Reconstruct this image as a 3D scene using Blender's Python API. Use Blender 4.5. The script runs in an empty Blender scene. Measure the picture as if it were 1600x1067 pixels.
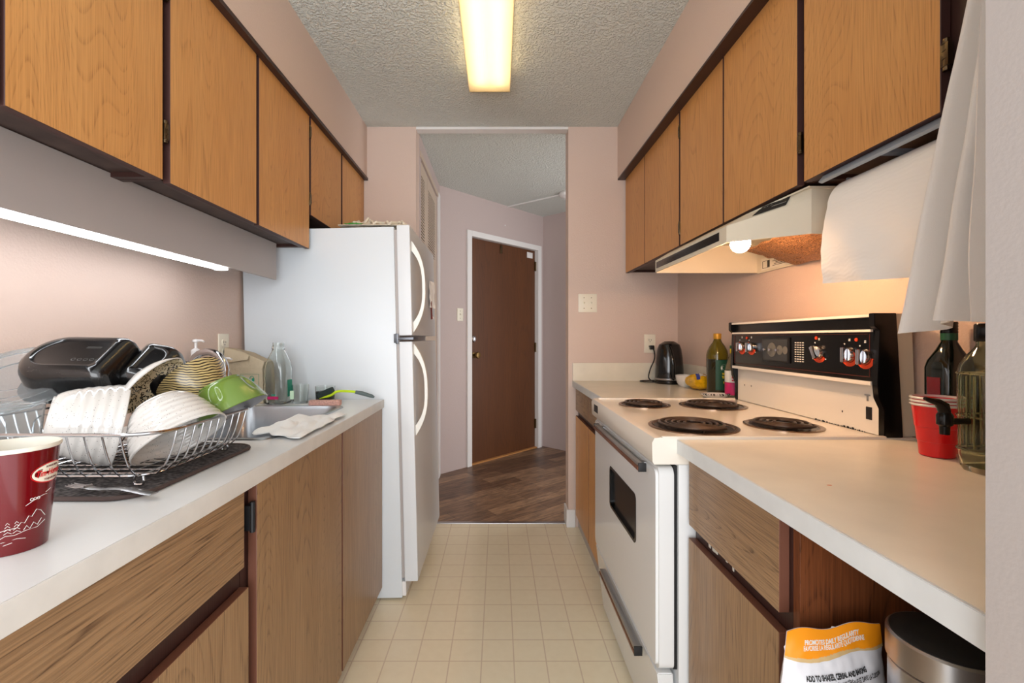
import bpy, bmesh, math, random
from mathutils import Vector, Matrix, noise
random.seed(7)
PI = math.pi
SC = bpy.context.scene
COL = SC.collection

# ------------------------------------------------------------------ camera, world, lights, exposure
cam_d = bpy.data.cameras.new('camera'); cam = bpy.data.objects.new('camera', cam_d); COL.objects.link(cam)
cam.location = (0, 0, 1.18); cam.rotation_euler = (PI/2, 0, 0)
cam_d.sensor_width = 36; cam_d.lens = 715/1600*36; cam_d.clip_start = .02
cam_d.shift_x = 21/1600; cam_d.shift_y = -5.5/1600
SC.camera = cam
SC.view_settings.view_transform = 'Standard'; SC.view_settings.look = 'None'
SC.view_settings.gamma = 1; SC.view_settings.use_curve_mapping = False
SC.view_settings.exposure = 1.0
w = bpy.data.worlds.new('world'); SC.world = w; w.use_nodes = True
w.node_tree.nodes['Background'].inputs[0].default_value = (.96, .97, 1, 1)
w.node_tree.nodes['Background'].inputs[1].default_value = 1.15
def area(name, loc, rot, sx, sy, power, col):
    l = bpy.data.lights.new(name, 'AREA'); l.shape = 'RECTANGLE'; l.size = sx; l.size_y = sy
    l.energy = power; l.color = col
    o = bpy.data.objects.new(name, l); COL.objects.link(o); o.location = loc; o.rotation_euler = rot
    return o
# added area lamp behind the photographer for daylight, tilted up to brighten the ceiling
area('rear_daylight_fill', (-.1, -1.9, 1.25), (PI/2+.30, 0, 0), 2.6, 2.0, 44, (.95, .97, 1))
# added unseen area lamp that brightens the hall from beyond the right wall stub
area('hall_fill_lamp', (2.6, 3.6, 1.4), (PI/2, 0, PI/2), 1.2, 2.0, 10, (1, .97, .94))

# ------------------------------------------------------------------ materials
MATS = {}
def lin(c):
    return tuple((x/12.92 if x <= .04045 else ((x+.055)/1.055)**2.4) for x in [v/255 for v in c])
def newmat(name):
    m = bpy.data.materials.new(name); m.use_nodes = True
    nt = m.node_tree; b = nt.nodes['Principled BSDF']
    MATS[name] = m
    return m, nt, b
def plain(name, rgb, rough=.5, metal=0, spec=.5, trans=0, ior=1.45, coat=0, bump=0, bscale=100, var=0, vscale=6, emit=None, estr=0):
    m, nt, b = newmat(name)
    c = lin(rgb)
    b.inputs['Base Color'].default_value = (*c, 1); b.inputs['Roughness'].default_value = rough
    b.inputs['Metallic'].default_value = metal; b.inputs['Specular IOR Level'].default_value = spec
    b.inputs['Transmission Weight'].default_value = trans; b.inputs['IOR'].default_value = ior
    b.inputs['Coat Weight'].default_value = coat; b.inputs['Coat Roughness'].default_value = .08
    if emit:
        b.inputs['Emission Color'].default_value = (*lin(emit), 1); b.inputs['Emission Strength'].default_value = estr
    N = nt.nodes; L = nt.links
    if bump or var:
        tc = N.new('ShaderNodeTexCoord')
    if bump:
        n = N.new('ShaderNodeTexNoise'); n.inputs['Scale'].default_value = bscale; n.inputs['Detail'].default_value = 3
        bp = N.new('ShaderNodeBump'); bp.inputs['Strength'].default_value = bump; bp.inputs['Distance'].default_value = .01
        L.new(tc.outputs['Object'], n.inputs['Vector']); L.new(n.outputs['Fac'], bp.inputs['Height']); L.new(bp.outputs[0], b.inputs['Normal'])
    if var:
        n = N.new('ShaderNodeTexNoise'); n.inputs['Scale'].default_value = vscale; n.inputs['Detail'].default_value = 5
        r = N.new('ShaderNodeValToRGB'); r.color_ramp.elements[0].position = .35; r.color_ramp.elements[1].position = .65
        r.color_ramp.elements[0].color = (*[x*(1-var) for x in c], 1); r.color_ramp.elements[1].color = (*c, 1)
        L.new(tc.outputs['Object'], n.inputs['Vector']); L.new(n.outputs['Fac'], r.inputs[0]); L.new(r.outputs[0], b.inputs['Base Color'])
    return m
def wood(name, light, dark, line, axis=2, rough=.38, lines=84, amt=.6):
    m, nt, b = newmat(name); N = nt.nodes; L = nt.links
    b.inputs['Roughness'].default_value = rough; b.inputs['Specular IOR Level'].default_value = .4
    tc = N.new('ShaderNodeTexCoord'); oi = N.new('ShaderNodeObjectInfo')
    ml = N.new('ShaderNodeMath'); ml.operation = 'MULTIPLY'; ml.inputs[1].default_value = 37
    L.new(oi.outputs['Random'], ml.inputs[0])
    ad = N.new('ShaderNodeVectorMath'); ad.operation = 'ADD'
    L.new(tc.outputs['Object'], ad.inputs[0]); L.new(ml.outputs[0], ad.inputs[1])
    def mapped(s, a):
        mp = N.new('ShaderNodeMapping'); v = [s, s, s]; v[axis] = s*a; mp.inputs['Scale'].default_value = v
        L.new(ad.outputs[0], mp.inputs['Vector']); return mp
    n1 = N.new('ShaderNodeTexNoise'); n1.inputs['Scale'].default_value = 1; n1.inputs['Detail'].default_value = 1.2; n1.inputs['Roughness'].default_value = .4
    L.new(mapped(3.6, .13).outputs[0], n1.inputs['Vector'])
    k = N.new('ShaderNodeMath'); k.operation = 'MULTIPLY'; k.inputs[1].default_value = lines
    L.new(n1.outputs['Fac'], k.inputs[0])
    fr = N.new('ShaderNodeMath'); fr.operation = 'FRACT'; L.new(k.outputs[0], fr.inputs[0])
    r1 = N.new('ShaderNodeValToRGB'); e = r1.color_ramp.elements
    e[0].position = 0; e[0].color = (1, 1, 1, 1); e[1].position = 1; e[1].color = (.0, .0, .0, 1)
    e2 = e.new(.22); e2.color = (.15, .15, .15, 1); e3 = e.new(.92); e3.color = (.1, .1, .1, 1); e[3].color = (1, 1, 1, 1)
    L.new(fr.outputs[0], r1.inputs[0])
    n2 = N.new('ShaderNodeTexNoise'); n2.inputs['Scale'].default_value = 1; n2.inputs['Detail'].default_value = 4
    L.new(mapped(380, .02).outputs[0], n2.inputs['Vector'])
    r2 = N.new('ShaderNodeValToRGB'); r2.color_ramp.elements[0].position = .40; r2.color_ramp.elements[1].position = .62
    L.new(n2.outputs['Fac'], r2.inputs[0])
    n3 = N.new('ShaderNodeTexNoise'); n3.inputs['Scale'].default_value = 1; n3.inputs['Detail'].default_value = 2
    L.new(mapped(9, .1).outputs[0], n3.inputs['Vector'])
    m1 = N.new('ShaderNodeMix'); m1.data_type = 'RGBA'; L.new(n3.outputs['Fac'], m1.inputs[0])
    m1.inputs[6].default_value = (*lin(light), 1); m1.inputs[7].default_value = (*lin(dark), 1)
    mm = N.new('ShaderNodeMath'); mm.operation = 'MULTIPLY'; L.new(r1.outputs[0], mm.inputs[0]); L.new(r2.outputs[0], mm.inputs[1])
    m3 = N.new('ShaderNodeMath'); m3.operation = 'MULTIPLY'; L.new(mm.outputs[0], m3.inputs[0]); m3.inputs[1].default_value = amt
    m2 = N.new('ShaderNodeMix'); m2.data_type = 'RGBA'; L.new(m3.outputs[0], m2.inputs[0])
    L.new(m1.outputs[2], m2.inputs[6]); m2.inputs[7].default_value = (*lin(line), 1)
    m4 = N.new('ShaderNodeMath'); m4.operation = 'MULTIPLY'; L.new(r2.outputs[0], m4.inputs[0]); m4.inputs[1].default_value = amt*.35
    m5 = N.new('ShaderNodeMix'); m5.data_type = 'RGBA'; L.new(m4.outputs[0], m5.inputs[0])
    L.new(m2.outputs[2], m5.inputs[6]); m5.inputs[7].default_value = (*lin(line), 1)
    L.new(m5.outputs[2], b.inputs['Base Color'])
    bp = N.new('ShaderNodeBump'); bp.inputs['Strength'].default_value = .08; bp.inputs['Distance'].default_value = .002
    L.new(n2.outputs['Fac'], bp.inputs['Height']); L.new(bp.outputs[0], b.inputs['Normal'])
    return m
OAK = wood('honey_oak', (212, 158, 96), (198, 138, 76), (140, 90, 44))
OAKD = wood('lower_oak', (166, 134, 98), (146, 113, 78), (84, 60, 42), rough=.34, amt=.75)
OAKH = wood('lower_oak_horizontal', (166, 135, 100), (144, 112, 78), (82, 58, 40), axis=1, rough=.36, amt=.85)
FRAME = wood('dark_frame_wood', (66, 40, 34), (52, 32, 28), (34, 20, 16), amt=.3)
REDW = wood('reddish_side_wood', (128, 74, 42), (100, 54, 28), (58, 30, 16), amt=.8)
DOORW = wood('mahogany_door', (104, 62, 32), (84, 48, 24), (54, 30, 17), rough=.45, lines=30, amt=.5)
PINK = plain('pink_wall_paint', (212, 190, 177), .55, bump=.12, bscale=160)
GREYP = plain('hall_wall_paint', (190, 174, 170), .55, bump=.12, bscale=160)
WHITE = plain('white_trim_paint', (228, 226, 224), .4)
COUNTERL = plain('cool_lit_laminate', (226, 229, 229), .28, var=.05, vscale=7)  # cool cast of LED light and daylight put into the left laminate's colour
EDGE = plain('brown_edge_band', (104, 64, 48), .5)
EDGEU = plain('dark_edge_band', (72, 46, 42), .5)
CEDGER = plain('cool_laminate_edge', (214, 218, 218), .4, var=.06, vscale=20)
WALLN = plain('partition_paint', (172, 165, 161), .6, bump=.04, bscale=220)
COUNTER = plain('cream_laminate', (232, 225, 208), .28, var=.07, vscale=9)
CEDGE = plain('laminate_edge', (214, 212, 206), .4, var=.08, vscale=20)
FRIDGE = plain('fridge_enamel', (212, 219, 224), .3, bump=.04, bscale=500)
FRIDGED = plain('fridge_door_enamel', (216, 220, 223), .34, bump=.05, bscale=400)
CREAM = plain('aged_cream_plastic', (232, 231, 224), .35)
STOVE = plain('stove_enamel', (232, 226, 214), .18, coat=.3)
STOVEW = plain('stove_door_enamel', (222, 224, 224), .2, coat=.3)
BLACK = plain('black_gloss', (10, 9, 9), .22, spec=.35)
REDLINE = plain('faded_red_line', (96, 34, 22), .6)
BLACKM = plain('black_matte', (22, 22, 24), .5)
DGREY = plain('dark_recess', (30, 22, 20), .7)
CHROME = plain('chrome', (200, 200, 204), .12, 1)
STEEL = plain('brushed_steel', (176, 176, 178), .3, 1)
SINKM = plain('sink_steel', (170, 174, 178), .32, 1)
BRASS = plain('aged_brass', (120, 96, 60), .35, 1)
HINGE = plain('antique_hinge', (104, 88, 66), .3, 1)
COILB = plain('scorched_black', (24, 17, 14), .3, var=.5, vscale=60)
COIL = plain('burner_coil', (92, 76, 66), .3, .7)
PAN = plain('drip_pan_chrome', (150, 126, 108), .22, 1, var=.45, vscale=30)
ORANGE = plain('orange_print', (214, 66, 22), .5)
WPRINT = plain('white_print', (225, 225, 220), .5)
IVORY = plain('ivory_plate', (232, 226, 208), .35)
VAL = plain('valance_board', (172, 164, 160), .45, var=.06, vscale=3)
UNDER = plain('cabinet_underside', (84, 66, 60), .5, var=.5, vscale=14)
HOODM = plain('almond_hood_enamel', (214, 206, 186), .35, var=.05)
LEDM = plain('led_diffuser', (255, 255, 255), .5, emit=(245, 250, 255), estr=8)
BULBM = plain('bulb_glow', (255, 240, 220), .4, emit=(255, 203, 158), estr=130)
TUBEM = plain('fluorescent_tube_glow', (255, 245, 225), .4, emit=(255, 238, 205), estr=3.0)
GLASS = plain('clear_glass', (248, 252, 250), .02, trans=1, ior=1.45)
GGLASS = plain('green_tinted_glass', (222, 230, 208), .04, trans=1, ior=1.3)
PLAST = plain('clear_plastic', (235, 240, 242), .06, trans=.92, ior=1.2)
OLIVE = plain('olive_glass', (104, 92, 22), .06, trans=.35, ior=1.3, coat=.4)
DOIL = plain('dark_olive_oil', (30, 28, 8), .08, coat=.5)
DGLASS = plain('dark_bottle_glass', (14, 20, 14), .08, coat=.4)
DKGREEN = plain('green_label', (16, 70, 50), .5)
GRNCAP = plain('green_cap', (20, 80, 50), .4)
GOLD = plain('gold_cap', (205, 150, 48), .35, .3)
YELLOW = plain('yellow_print', (225, 195, 40), .5)
MAGENTA = plain('magenta_label', (190, 30, 100), .5)
REDCUP = plain('red_plastic', (206, 16, 24), .28, coat=.2)
TIMRED = plain('dark_red_cup', (98, 2, 10), .22, coat=.4)
CUPIN = plain('cup_inside', (222, 218, 204), .45)
SPONGE = plain('pink_sponge', (238, 188, 174), .9, bump=.9, bscale=260, var=.25, vscale=180)
LIME = plain('lime_plastic', (190, 222, 20), .35)
BRUSHG = plain('grey_rubber', (84, 98, 98), .6)
BRIST = plain('dark_bristles', (46, 62, 60), .9, bump=1, bscale=300)
KRAFT = plain('kraft_paper', (196, 180, 152), .85, bump=.3, bscale=40, var=.12, vscale=8)
KRAFTD = plain('kraft_brown', (180, 126, 72), .85)  # brown of the door threshold and the wooden stick
TEAL = plain('teal_print', (30, 140, 112), .6)
CLOTHW = plain('white_cloth', (234, 236, 234), .95, bump=.25, bscale=600)
TOWELM = plain('grey_linen', (226, 222, 217), .95, bump=.12, bscale=700)
PAPER = plain('paper_towel', (240, 236, 230), .95, bump=.0)
WHITEC = plain('white_ceramic', (214, 212, 208), .15, coat=.4)
GREENC = plain('green_ceramic', (100, 126, 54), .15, coat=.5)
GREYIN = plain('grey_bowl_inside', (130, 130, 132), .3)  # grey inside of the green bowl
BAGW = plain('bag_white_film', (218, 218, 222), .35, bump=.3, bscale=14)
BAGO = plain('bag_orange', (236, 146, 20), .4)
BAGT = plain('bag_tan', (200, 170, 120), .5)
OTXT = plain('orange_text', (226, 124, 18), .5)
BTXT = plain('black_text', (20, 20, 22), .5)
STAIN = plain('orange_stain', (212, 110, 40), .6)
TAN = plain('closet_panel_paint', (196, 178, 160), .5)
BLUE = plain('blue_print', (40, 60, 150), .5)
CHIP = plain('chips_wrapper', (240, 186, 20), .25, var=.3, vscale=40)
GRP = plain('leaf_green_print', (60, 170, 60), .5)
TANCOT = plain('cotton_tote', (222, 212, 194), .95, bump=.3, bscale=300)
KETT = plain('kettle_black', (12, 12, 13), .12, coat=.3)
WIRE = plain('rack_wire', (190, 190, 192), .14, 1)
BLUEG = plain('bluegrey_metal', (168, 178, 190), .35, .4)
CAULK = plain('shadow_gap', (60, 50, 46), .8)

def mk_ceiling():
    m, nt, b = newmat('popcorn_ceiling'); N = nt.nodes; L = nt.links
    b.inputs['Base Color'].default_value = (*lin((214, 218, 212)), 1); b.inputs['Roughness'].default_value = .9
    tc = N.new('ShaderNodeTexCoord'); n = N.new('ShaderNodeTexNoise'); n.inputs['Scale'].default_value = 95; n.inputs['Detail'].default_value = 2
    r = N.new('ShaderNodeValToRGB'); r.color_ramp.elements[0].position = .42; r.color_ramp.elements[1].position = .64
    bp = N.new('ShaderNodeBump'); bp.inputs['Strength'].default_value = .75; bp.inputs['Distance'].default_value = .008
    L.new(tc.outputs['Object'], n.inputs['Vector']); L.new(n.outputs['Fac'], r.inputs[0]); L.new(r.outputs[0], bp.inputs['Height']); L.new(bp.outputs[0], b.inputs['Normal'])
    return m
CEIL = mk_ceiling()
def mk_vinyl():
    m, nt, b = newmat('vinyl_tile_floor'); N = nt.nodes; L = nt.links
    b.inputs['Roughness'].default_value = .26
    tc = N.new('ShaderNodeTexCoord'); mp = N.new('ShaderNodeMapping')
    mp.inputs['Location'].default_value = (-.056/.118+.5*.0, -1.671/.118, 0); mp.inputs['Scale'].default_value = (1/.118, 1/.118, 1)
    L.new(tc.outputs['Object'], mp.inputs['Vector'])
    sp = N.new('ShaderNodeSeparateXYZ'); L.new(mp.outputs[0], sp.inputs[0])
    outs = []
    for a in ('X', 'Y'):
        f = N.new('ShaderNodeMath'); f.operation = 'FRACT'; L.new(sp.outputs[a], f.inputs[0])
        s = N.new('ShaderNodeMath'); s.operation = 'SUBTRACT'; L.new(f.outputs[0], s.inputs[0]); s.inputs[1].default_value = .5
        ab = N.new('ShaderNodeMath'); ab.operation = 'ABSOLUTE'; L.new(s.outputs[0], ab.inputs[0])
        g = N.new('ShaderNodeMath'); g.operation = 'GREATER_THAN'; L.new(ab.outputs[0], g.inputs[0]); g.inputs[1].default_value = .482
        outs.append(g)
    mx = N.new('ShaderNodeMath'); mx.operation = 'MAXIMUM'; L.new(outs[0].outputs[0], mx.inputs[0]); L.new(outs[1].outputs[0], mx.inputs[1])
    ft = N.new('ShaderNodeMath'); ft.operation = 'MULTIPLY'; L.new(mx.outputs[0], ft.inputs[0]); ft.inputs[1].default_value = .5
    n = N.new('ShaderNodeTexNoise'); n.inputs['Scale'].default_value = 30; n.inputs['Detail'].default_value = 5; L.new(tc.outputs['Object'], n.inputs['Vector'])
    m1 = N.new('ShaderNodeMix'); m1.data_type = 'RGBA'; L.new(n.outputs['Fac'], m1.inputs[0])
    m1.inputs[6].default_value = (*lin((238, 227, 200)), 1); m1.inputs[7].default_value = (*lin((230, 217, 188)), 1)
    m2 = N.new('ShaderNodeMix'); m2.data_type = 'RGBA'; L.new(ft.outputs[0], m2.inputs[0]); L.new(m1.outputs[2], m2.inputs[6])
    m2.inputs[7].default_value = (*lin((188, 158, 136)), 1); L.new(m2.outputs[2], b.inputs['Base Color'])
    return m
VINYL = mk_vinyl()
def mk_plank():
    m, nt, b = newmat('hall_plank_vinyl'); N = nt.nodes; L = nt.links
    b.inputs['Roughness'].default_value = .4
    tc = N.new('ShaderNodeTexCoord'); mp = N.new('ShaderNodeMapping'); mp.inputs['Rotation'].default_value = (0, 0, -.66)
    L.new(tc.outputs['Object'], mp.inputs['Vector'])
    br = N.new('ShaderNodeTexBrick'); br.offset = .4; br.inputs['Scale'].default_value = 1
    br.inputs['Brick Width'].default_value = .62; br.inputs['Row Height'].default_value = .115; br.inputs['Mortar Size'].default_value = .0015
    br.inputs['Color1'].default_value = (*lin((146, 116, 92)), 1); br.inputs['Color2'].default_value = (*lin((92, 68, 54)), 1); br.inputs['Mortar'].default_value = (*lin((70, 50, 40)), 1)
    L.new(mp.outputs[0], br.inputs['Vector'])
    m2 = N.new('ShaderNodeMapping'); m2.inputs['Scale'].default_value = (5, 26, 1); L.new(mp.outputs[0], m2.inputs['Vector'])
    n = N.new('ShaderNodeTexNoise'); n.inputs['Scale'].default_value = 1.3; n.inputs['Detail'].default_value = 8; n.inputs['Roughness'].default_value = .7; L.new(m2.outputs[0], n.inputs['Vector'])
    r = N.new('ShaderNodeValToRGB'); r.color_ramp.elements[0].position = .38; r.color_ramp.elements[1].position = .68
    r.color_ramp.elements[0].color = (.6, .6, .6, 1); r.color_ramp.elements[1].color = (1.5, 1.45, 1.35, 1); L.new(n.outputs['Fac'], r.inputs[0])
    mu = N.new('ShaderNodeMix'); mu.data_type = 'RGBA'; mu.blend_type = 'MULTIPLY'; mu.inputs[0].default_value = 1
    L.new(br.outputs['Color'], mu.inputs[6]); L.new(r.outputs[0], mu.inputs[7]); L.new(mu.outputs[2], b.inputs['Base Color'])
    return m
PLANK = mk_plank()
def mk_dots(name, base, dot, scale, thr, rough=.15):
    m, nt, b = newmat(name); N = nt.nodes; L = nt.links
    b.inputs['Roughness'].default_value = rough; b.inputs['Coat Weight'].default_value = .4
    tc = N.new('ShaderNodeTexCoord'); v = N.new('ShaderNodeTexVoronoi'); v.inputs['Scale'].default_value = scale
    L.new(tc.outputs['Object'], v.inputs['Vector'])
    l = N.new('ShaderNodeMath'); l.operation = 'LESS_THAN'; L.new(v.outputs['Distance'], l.inputs[0]); l.inputs[1].default_value = thr
    s = N.new('ShaderNodeSeparateColor'); L.new(v.outputs['Color'], s.inputs[0])
    g = N.new('ShaderNodeMath'); g.operation = 'GREATER_THAN'; L.new(s.outputs[0], g.inputs[0]); g.inputs[1].default_value = .55
    mu = N.new('ShaderNodeMath'); mu.operation = 'MULTIPLY'; L.new(l.outputs[0], mu.inputs[0]); L.new(g.outputs[0], mu.inputs[1])
    mx = N.new('ShaderNodeMix'); mx.data_type = 'RGBA'; L.new(mu.outputs[0], mx.inputs[0])
    mx.inputs[6].default_value = (*lin(base), 1); mx.inputs[7].default_value = (*lin(dot), 1); L.new(mx.outputs[2], b.inputs['Base Color'])
    return m
SPECK = mk_dots('speckled_glaze', (204, 201, 196), (60, 50, 46), 290, .17)
WETBLK = mk_dots('wet_black_enamel', (12, 12, 13), (58, 54, 48), 240, .16, .2)
FLORAL = mk_dots('floral_glaze', (222, 206, 172), (20, 18, 18), 300, .62)
def mk_stripes():
    m, nt, b = newmat('tan_glaze_black_lines'); N = nt.nodes; L = nt.links
    b.inputs['Roughness'].default_value = .2
    tc = N.new('ShaderNodeTexCoord'); mp = N.new('ShaderNodeMapping'); mp.inputs['Rotation'].default_value = (0, .55, .1)
    L.new(tc.outputs['Object'], mp.inputs['Vector'])
    wv = N.new('ShaderNodeTexWave'); wv.wave_type = 'BANDS'; wv.bands_direction = 'X'; wv.inputs['Scale'].default_value = 58
    wv.inputs['Distortion'].default_value = 9; wv.inputs['Detail'].default_value = 2.5; wv.inputs['Detail Scale'].default_value = .4
    L.new(mp.outputs[0], wv.inputs['Vector'])
    r = N.new('ShaderNodeValToRGB'); r.color_ramp.elements[0].position = .25; r.color_ramp.elements[1].position = .4
    r.color_ramp.elements[0].color = (*lin((34, 30, 28)), 1); r.color_ramp.elements[1].color = (*lin((186, 164, 112)), 1)
    L.new(wv.outputs['Fac'], r.inputs[0]); L.new(r.outputs[0], b.inputs['Base Color'])
    return m
STRIPE = mk_stripes()
def mk_mat():
    m, nt, b = newmat('woven_drying_mat'); N = nt.nodes; L = nt.links
    b.inputs['Roughness'].default_value = .95
    tc = N.new('ShaderNodeTexCoord'); v = N.new('ShaderNodeTexVoronoi'); v.inputs['Scale'].default_value = 1
    mp = N.new('ShaderNodeMapping'); mp.inputs['Scale'].default_value = (120, 190, 1); L.new(tc.outputs['Object'], mp.inputs[0]); L.new(mp.outputs[0], v.inputs['Vector'])
    r = N.new('ShaderNodeValToRGB'); r.color_ramp.elements[0].color = (*lin((112, 106, 104)), 1); r.color_ramp.elements[1].color = (*lin((46, 42, 42)), 1); r.color_ramp.elements[1].position = .7
    L.new(v.outputs['Distance'], r.inputs[0]); L.new(r.outputs[0], b.inputs['Base Color'])
    bp = N.new('ShaderNodeBump'); bp.invert = True; bp.inputs['Strength'].default_value = .8; bp.inputs['Distance'].default_value = .004
    L.new(v.outputs['Distance'], bp.inputs['Height']); L.new(bp.outputs[0], b.inputs['Normal'])
    return m
MATM = mk_mat()
def mk_filter():
    m, nt, b = newmat('greasy_mesh_filter'); N = nt.nodes; L = nt.links
    b.inputs['Roughness'].default_value = .4; b.inputs['Metallic'].default_value = .6
    tc = N.new('ShaderNodeTexCoord'); n = N.new('ShaderNodeTexNoise'); n.inputs['Scale'].default_value = 260; n.inputs['Detail'].default_value = 3
    L.new(tc.outputs['Object'], n.inputs['Vector'])
    r = N.new('ShaderNodeValToRGB'); r.color_ramp.elements[0].position = .35; r.color_ramp.elements[1].position = .65
    r.color_ramp.elements[0].color = (*lin((84, 50, 30)), 1); r.color_ramp.elements[1].color = (*lin((206, 152, 104)), 1)
    L.new(n.outputs['Fac'], r.inputs[0]); L.new(r.outputs[0], b.inputs['Base Color'])
    bp = N.new('ShaderNodeBump'); bp.inputs['Strength'].default_value = .9; bp.inputs['Distance'].default_value = .004; L.new(n.outputs['Fac'], bp.inputs['Height']); L.new(bp.outputs[0], b.inputs['Normal'])
    return m
FILT = mk_filter()
def mk_lens():
    m, nt, b = newmat('prismatic_lens'); N = nt.nodes; L = nt.links
    N.remove(b); out = N['Material Output']
    t = N.new('ShaderNodeBsdfTranslucent'); t.inputs[0].default_value = (*lin((255, 248, 232)), 1)
    d = N.new('ShaderNodeBsdfDiffuse'); d.inputs[0].default_value = (*lin((250, 228, 180)), 1)
    mx = N.new('ShaderNodeMixShader'); mx.inputs[0].default_value = .2
    L.new(t.outputs[0], mx.inputs[1]); L.new(d.outputs[0], mx.inputs[2]); L.new(mx.outputs[0], out.inputs[0])
    tc = N.new('ShaderNodeTexCoord'); v = N.new('ShaderNodeTexVoronoi'); v.inputs['Scale'].default_value = 110; v.inputs['Randomness'].default_value = 0
    bp = N.new('ShaderNodeBump'); bp.inputs['Strength'].default_value = .25; bp.inputs['Distance'].default_value = .003
    L.new(tc.outputs['Object'], v.inputs['Vector']); L.new(v.outputs['Distance'], bp.inputs['Height']); L.new(bp.outputs[0], t.inputs['Normal'])
    return m
LENS = mk_lens()
def mk_towel_emboss():
    m = PAPER; nt = m.node_tree; N = nt.nodes; L = nt.links; b = N['Principled BSDF']
    tc = N.new('ShaderNodeTexCoord'); wv = N.new('ShaderNodeTexWave'); wv.bands_direction = 'Z'; wv.inputs['Scale'].default_value = 30
    wv.inputs['Distortion'].default_value = 9; wv.inputs['Detail'].default_value = 1; wv.inputs['Detail Scale'].default_value = .9
    bp = N.new('ShaderNodeBump'); bp.inputs['Strength'].default_value = .10; bp.inputs['Distance'].default_value = .002
    L.new(tc.outputs['Object'], wv.inputs['Vector']); L.new(wv.outputs['Fac'], bp.inputs['Height']); L.new(bp.outputs[0], b.inputs['Normal'])
mk_towel_emboss()

# ------------------------------------------------------------------ mesh helpers
def append(dst, src):
    me = bpy.data.meshes.new('t'); src.to_mesh(me); src.free(); dst.from_mesh(me); bpy.data.meshes.remove(me)
def B(): return bmesh.new()
def bx(b, x0, x1, y0, y1, z0, z1, bev=0, seg=2, M=None):
    t = bmesh.new(); bmesh.ops.create_cube(t, size=1)
    for v in t.verts: v.co = Vector(((x0+x1)/2+v.co.x*(x1-x0), (y0+y1)/2+v.co.y*(y1-y0), (z0+z1)/2+v.co.z*(z1-z0)))
    if bev: bmesh.ops.bevel(t, geom=t.edges[:], offset=bev, segments=seg, profile=.6, affect='EDGES', clamp_overlap=True)
    if M: t.transform(M)
    append(b, t); return b
def prism(b, pts, ax, a0, a1, bev=0, M=None):
    """polygon pts in the plane normal to axis ax, extruded a0..a1"""
    t = bmesh.new()
    def mk(p, a):
        if ax == 1: return Vector((p[0], a, p[1]))
        if ax == 0: return Vector((a, p[0], p[1]))
        return Vector((p[0], p[1], a))
    v0 = [t.verts.new(mk(p, a0)) for p in pts]; v1 = [t.verts.new(mk(p, a1)) for p in pts]
    t.faces.new(v0); t.faces.new(v1[::-1]); n = len(pts)
    for i in range(n): t.faces.new((v0[i], v1[i], v1[(i+1) % n], v0[(i+1) % n]))
    bmesh.ops.recalc_face_normals(t, faces=t.faces[:])
    if bev: bmesh.ops.bevel(t, geom=t.edges[:], offset=bev, segments=2, affect='EDGES', clamp_overlap=True)
    if M: t.transform(M)
    append(b, t); return b
def tube(b, pts, r, seg=8, closed=False, M=None):
    pts = [Vector(p) for p in pts]; n = len(pts); t = bmesh.new(); rings = []
    up = None
    for i in range(n):
        if closed: d = pts[(i+1) % n]-pts[i-1]
        else: d = pts[min(i+1, n-1)]-pts[max(i-1, 0)]
        d.normalize()
        if up is None: up = Vector((0, 0, 1)) if abs(d.z) < .9 else Vector((1, 0, 0))
        s = d.cross(up)
        if s.length < 1e-5: s = d.cross(Vector((1, 0, 0)))
        s.normalize(); up = s.cross(d).normalized()
        rr = r[i] if isinstance(r, (list, tuple)) else r
        rings.append([t.verts.new(pts[i]+(s*math.cos(2*PI*k/seg)+up*math.sin(2*PI*k/seg))*rr) for k in range(seg)])
    for i in range(n if closed else n-1):
        a, c = rings[i], rings[(i+1) % n]
        for k in range(seg): t.faces.new((a[k], a[(k+1) % seg], c[(k+1) % seg], c[k]))
    if not closed: t.faces.new(rings[0][::-1]); t.faces.new(rings[-1])
    bmesh.ops.recalc_face_normals(t, faces=t.faces[:])
    if M: t.transform(M)
    append(b, t); return b
def lathe(b, prof, seg=48, M=None, mod=None):
    t = bmesh.new(); rings = []
    for j, (r, z) in enumerate(prof):
        if r < 1e-6: rings.append([t.verts.new((0, 0, z))]); continue
        rings.append([t.verts.new(((r*(mod(j, 2*PI*k/seg) if mod else 1))*math.cos(2*PI*k/seg), (r*(mod(j, 2*PI*k/seg) if mod else 1))*math.sin(2*PI*k/seg), z)) for k in range(seg)])
    for a, c in zip(rings, rings[1:]):
        if len(a) == 1 and len(c) == 1: continue
        for k in range(seg):
            k2 = (k+1) % seg
            if len(a) == 1: t.faces.new((a[0], c[k2], c[k]))
            elif len(c) == 1: t.faces.new((a[k], a[k2], c[0]))
            else: t.faces.new((a[k], a[k2], c[k2], c[k]))
    bmesh.ops.recalc_face_normals(t, faces=t.faces[:])
    if M: t.transform(M)
    append(b, t); return b
def sheet(b, nu, nv, f, thick=.0015, M=None):
    t = bmesh.new(); g = [[t.verts.new(f(i/nu, j/nv)) for j in range(nv+1)] for i in range(nu+1)]
    for i in range(nu):
        for j in range(nv): t.faces.new((g[i][j], g[i+1][j], g[i+1][j+1], g[i][j+1]))
    bmesh.ops.recalc_face_normals(t, faces=t.faces[:])
    bmesh.ops.solidify(t, geom=t.faces[:], thickness=thick)
    if M: t.transform(M)
    append(b, t); return b
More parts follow.
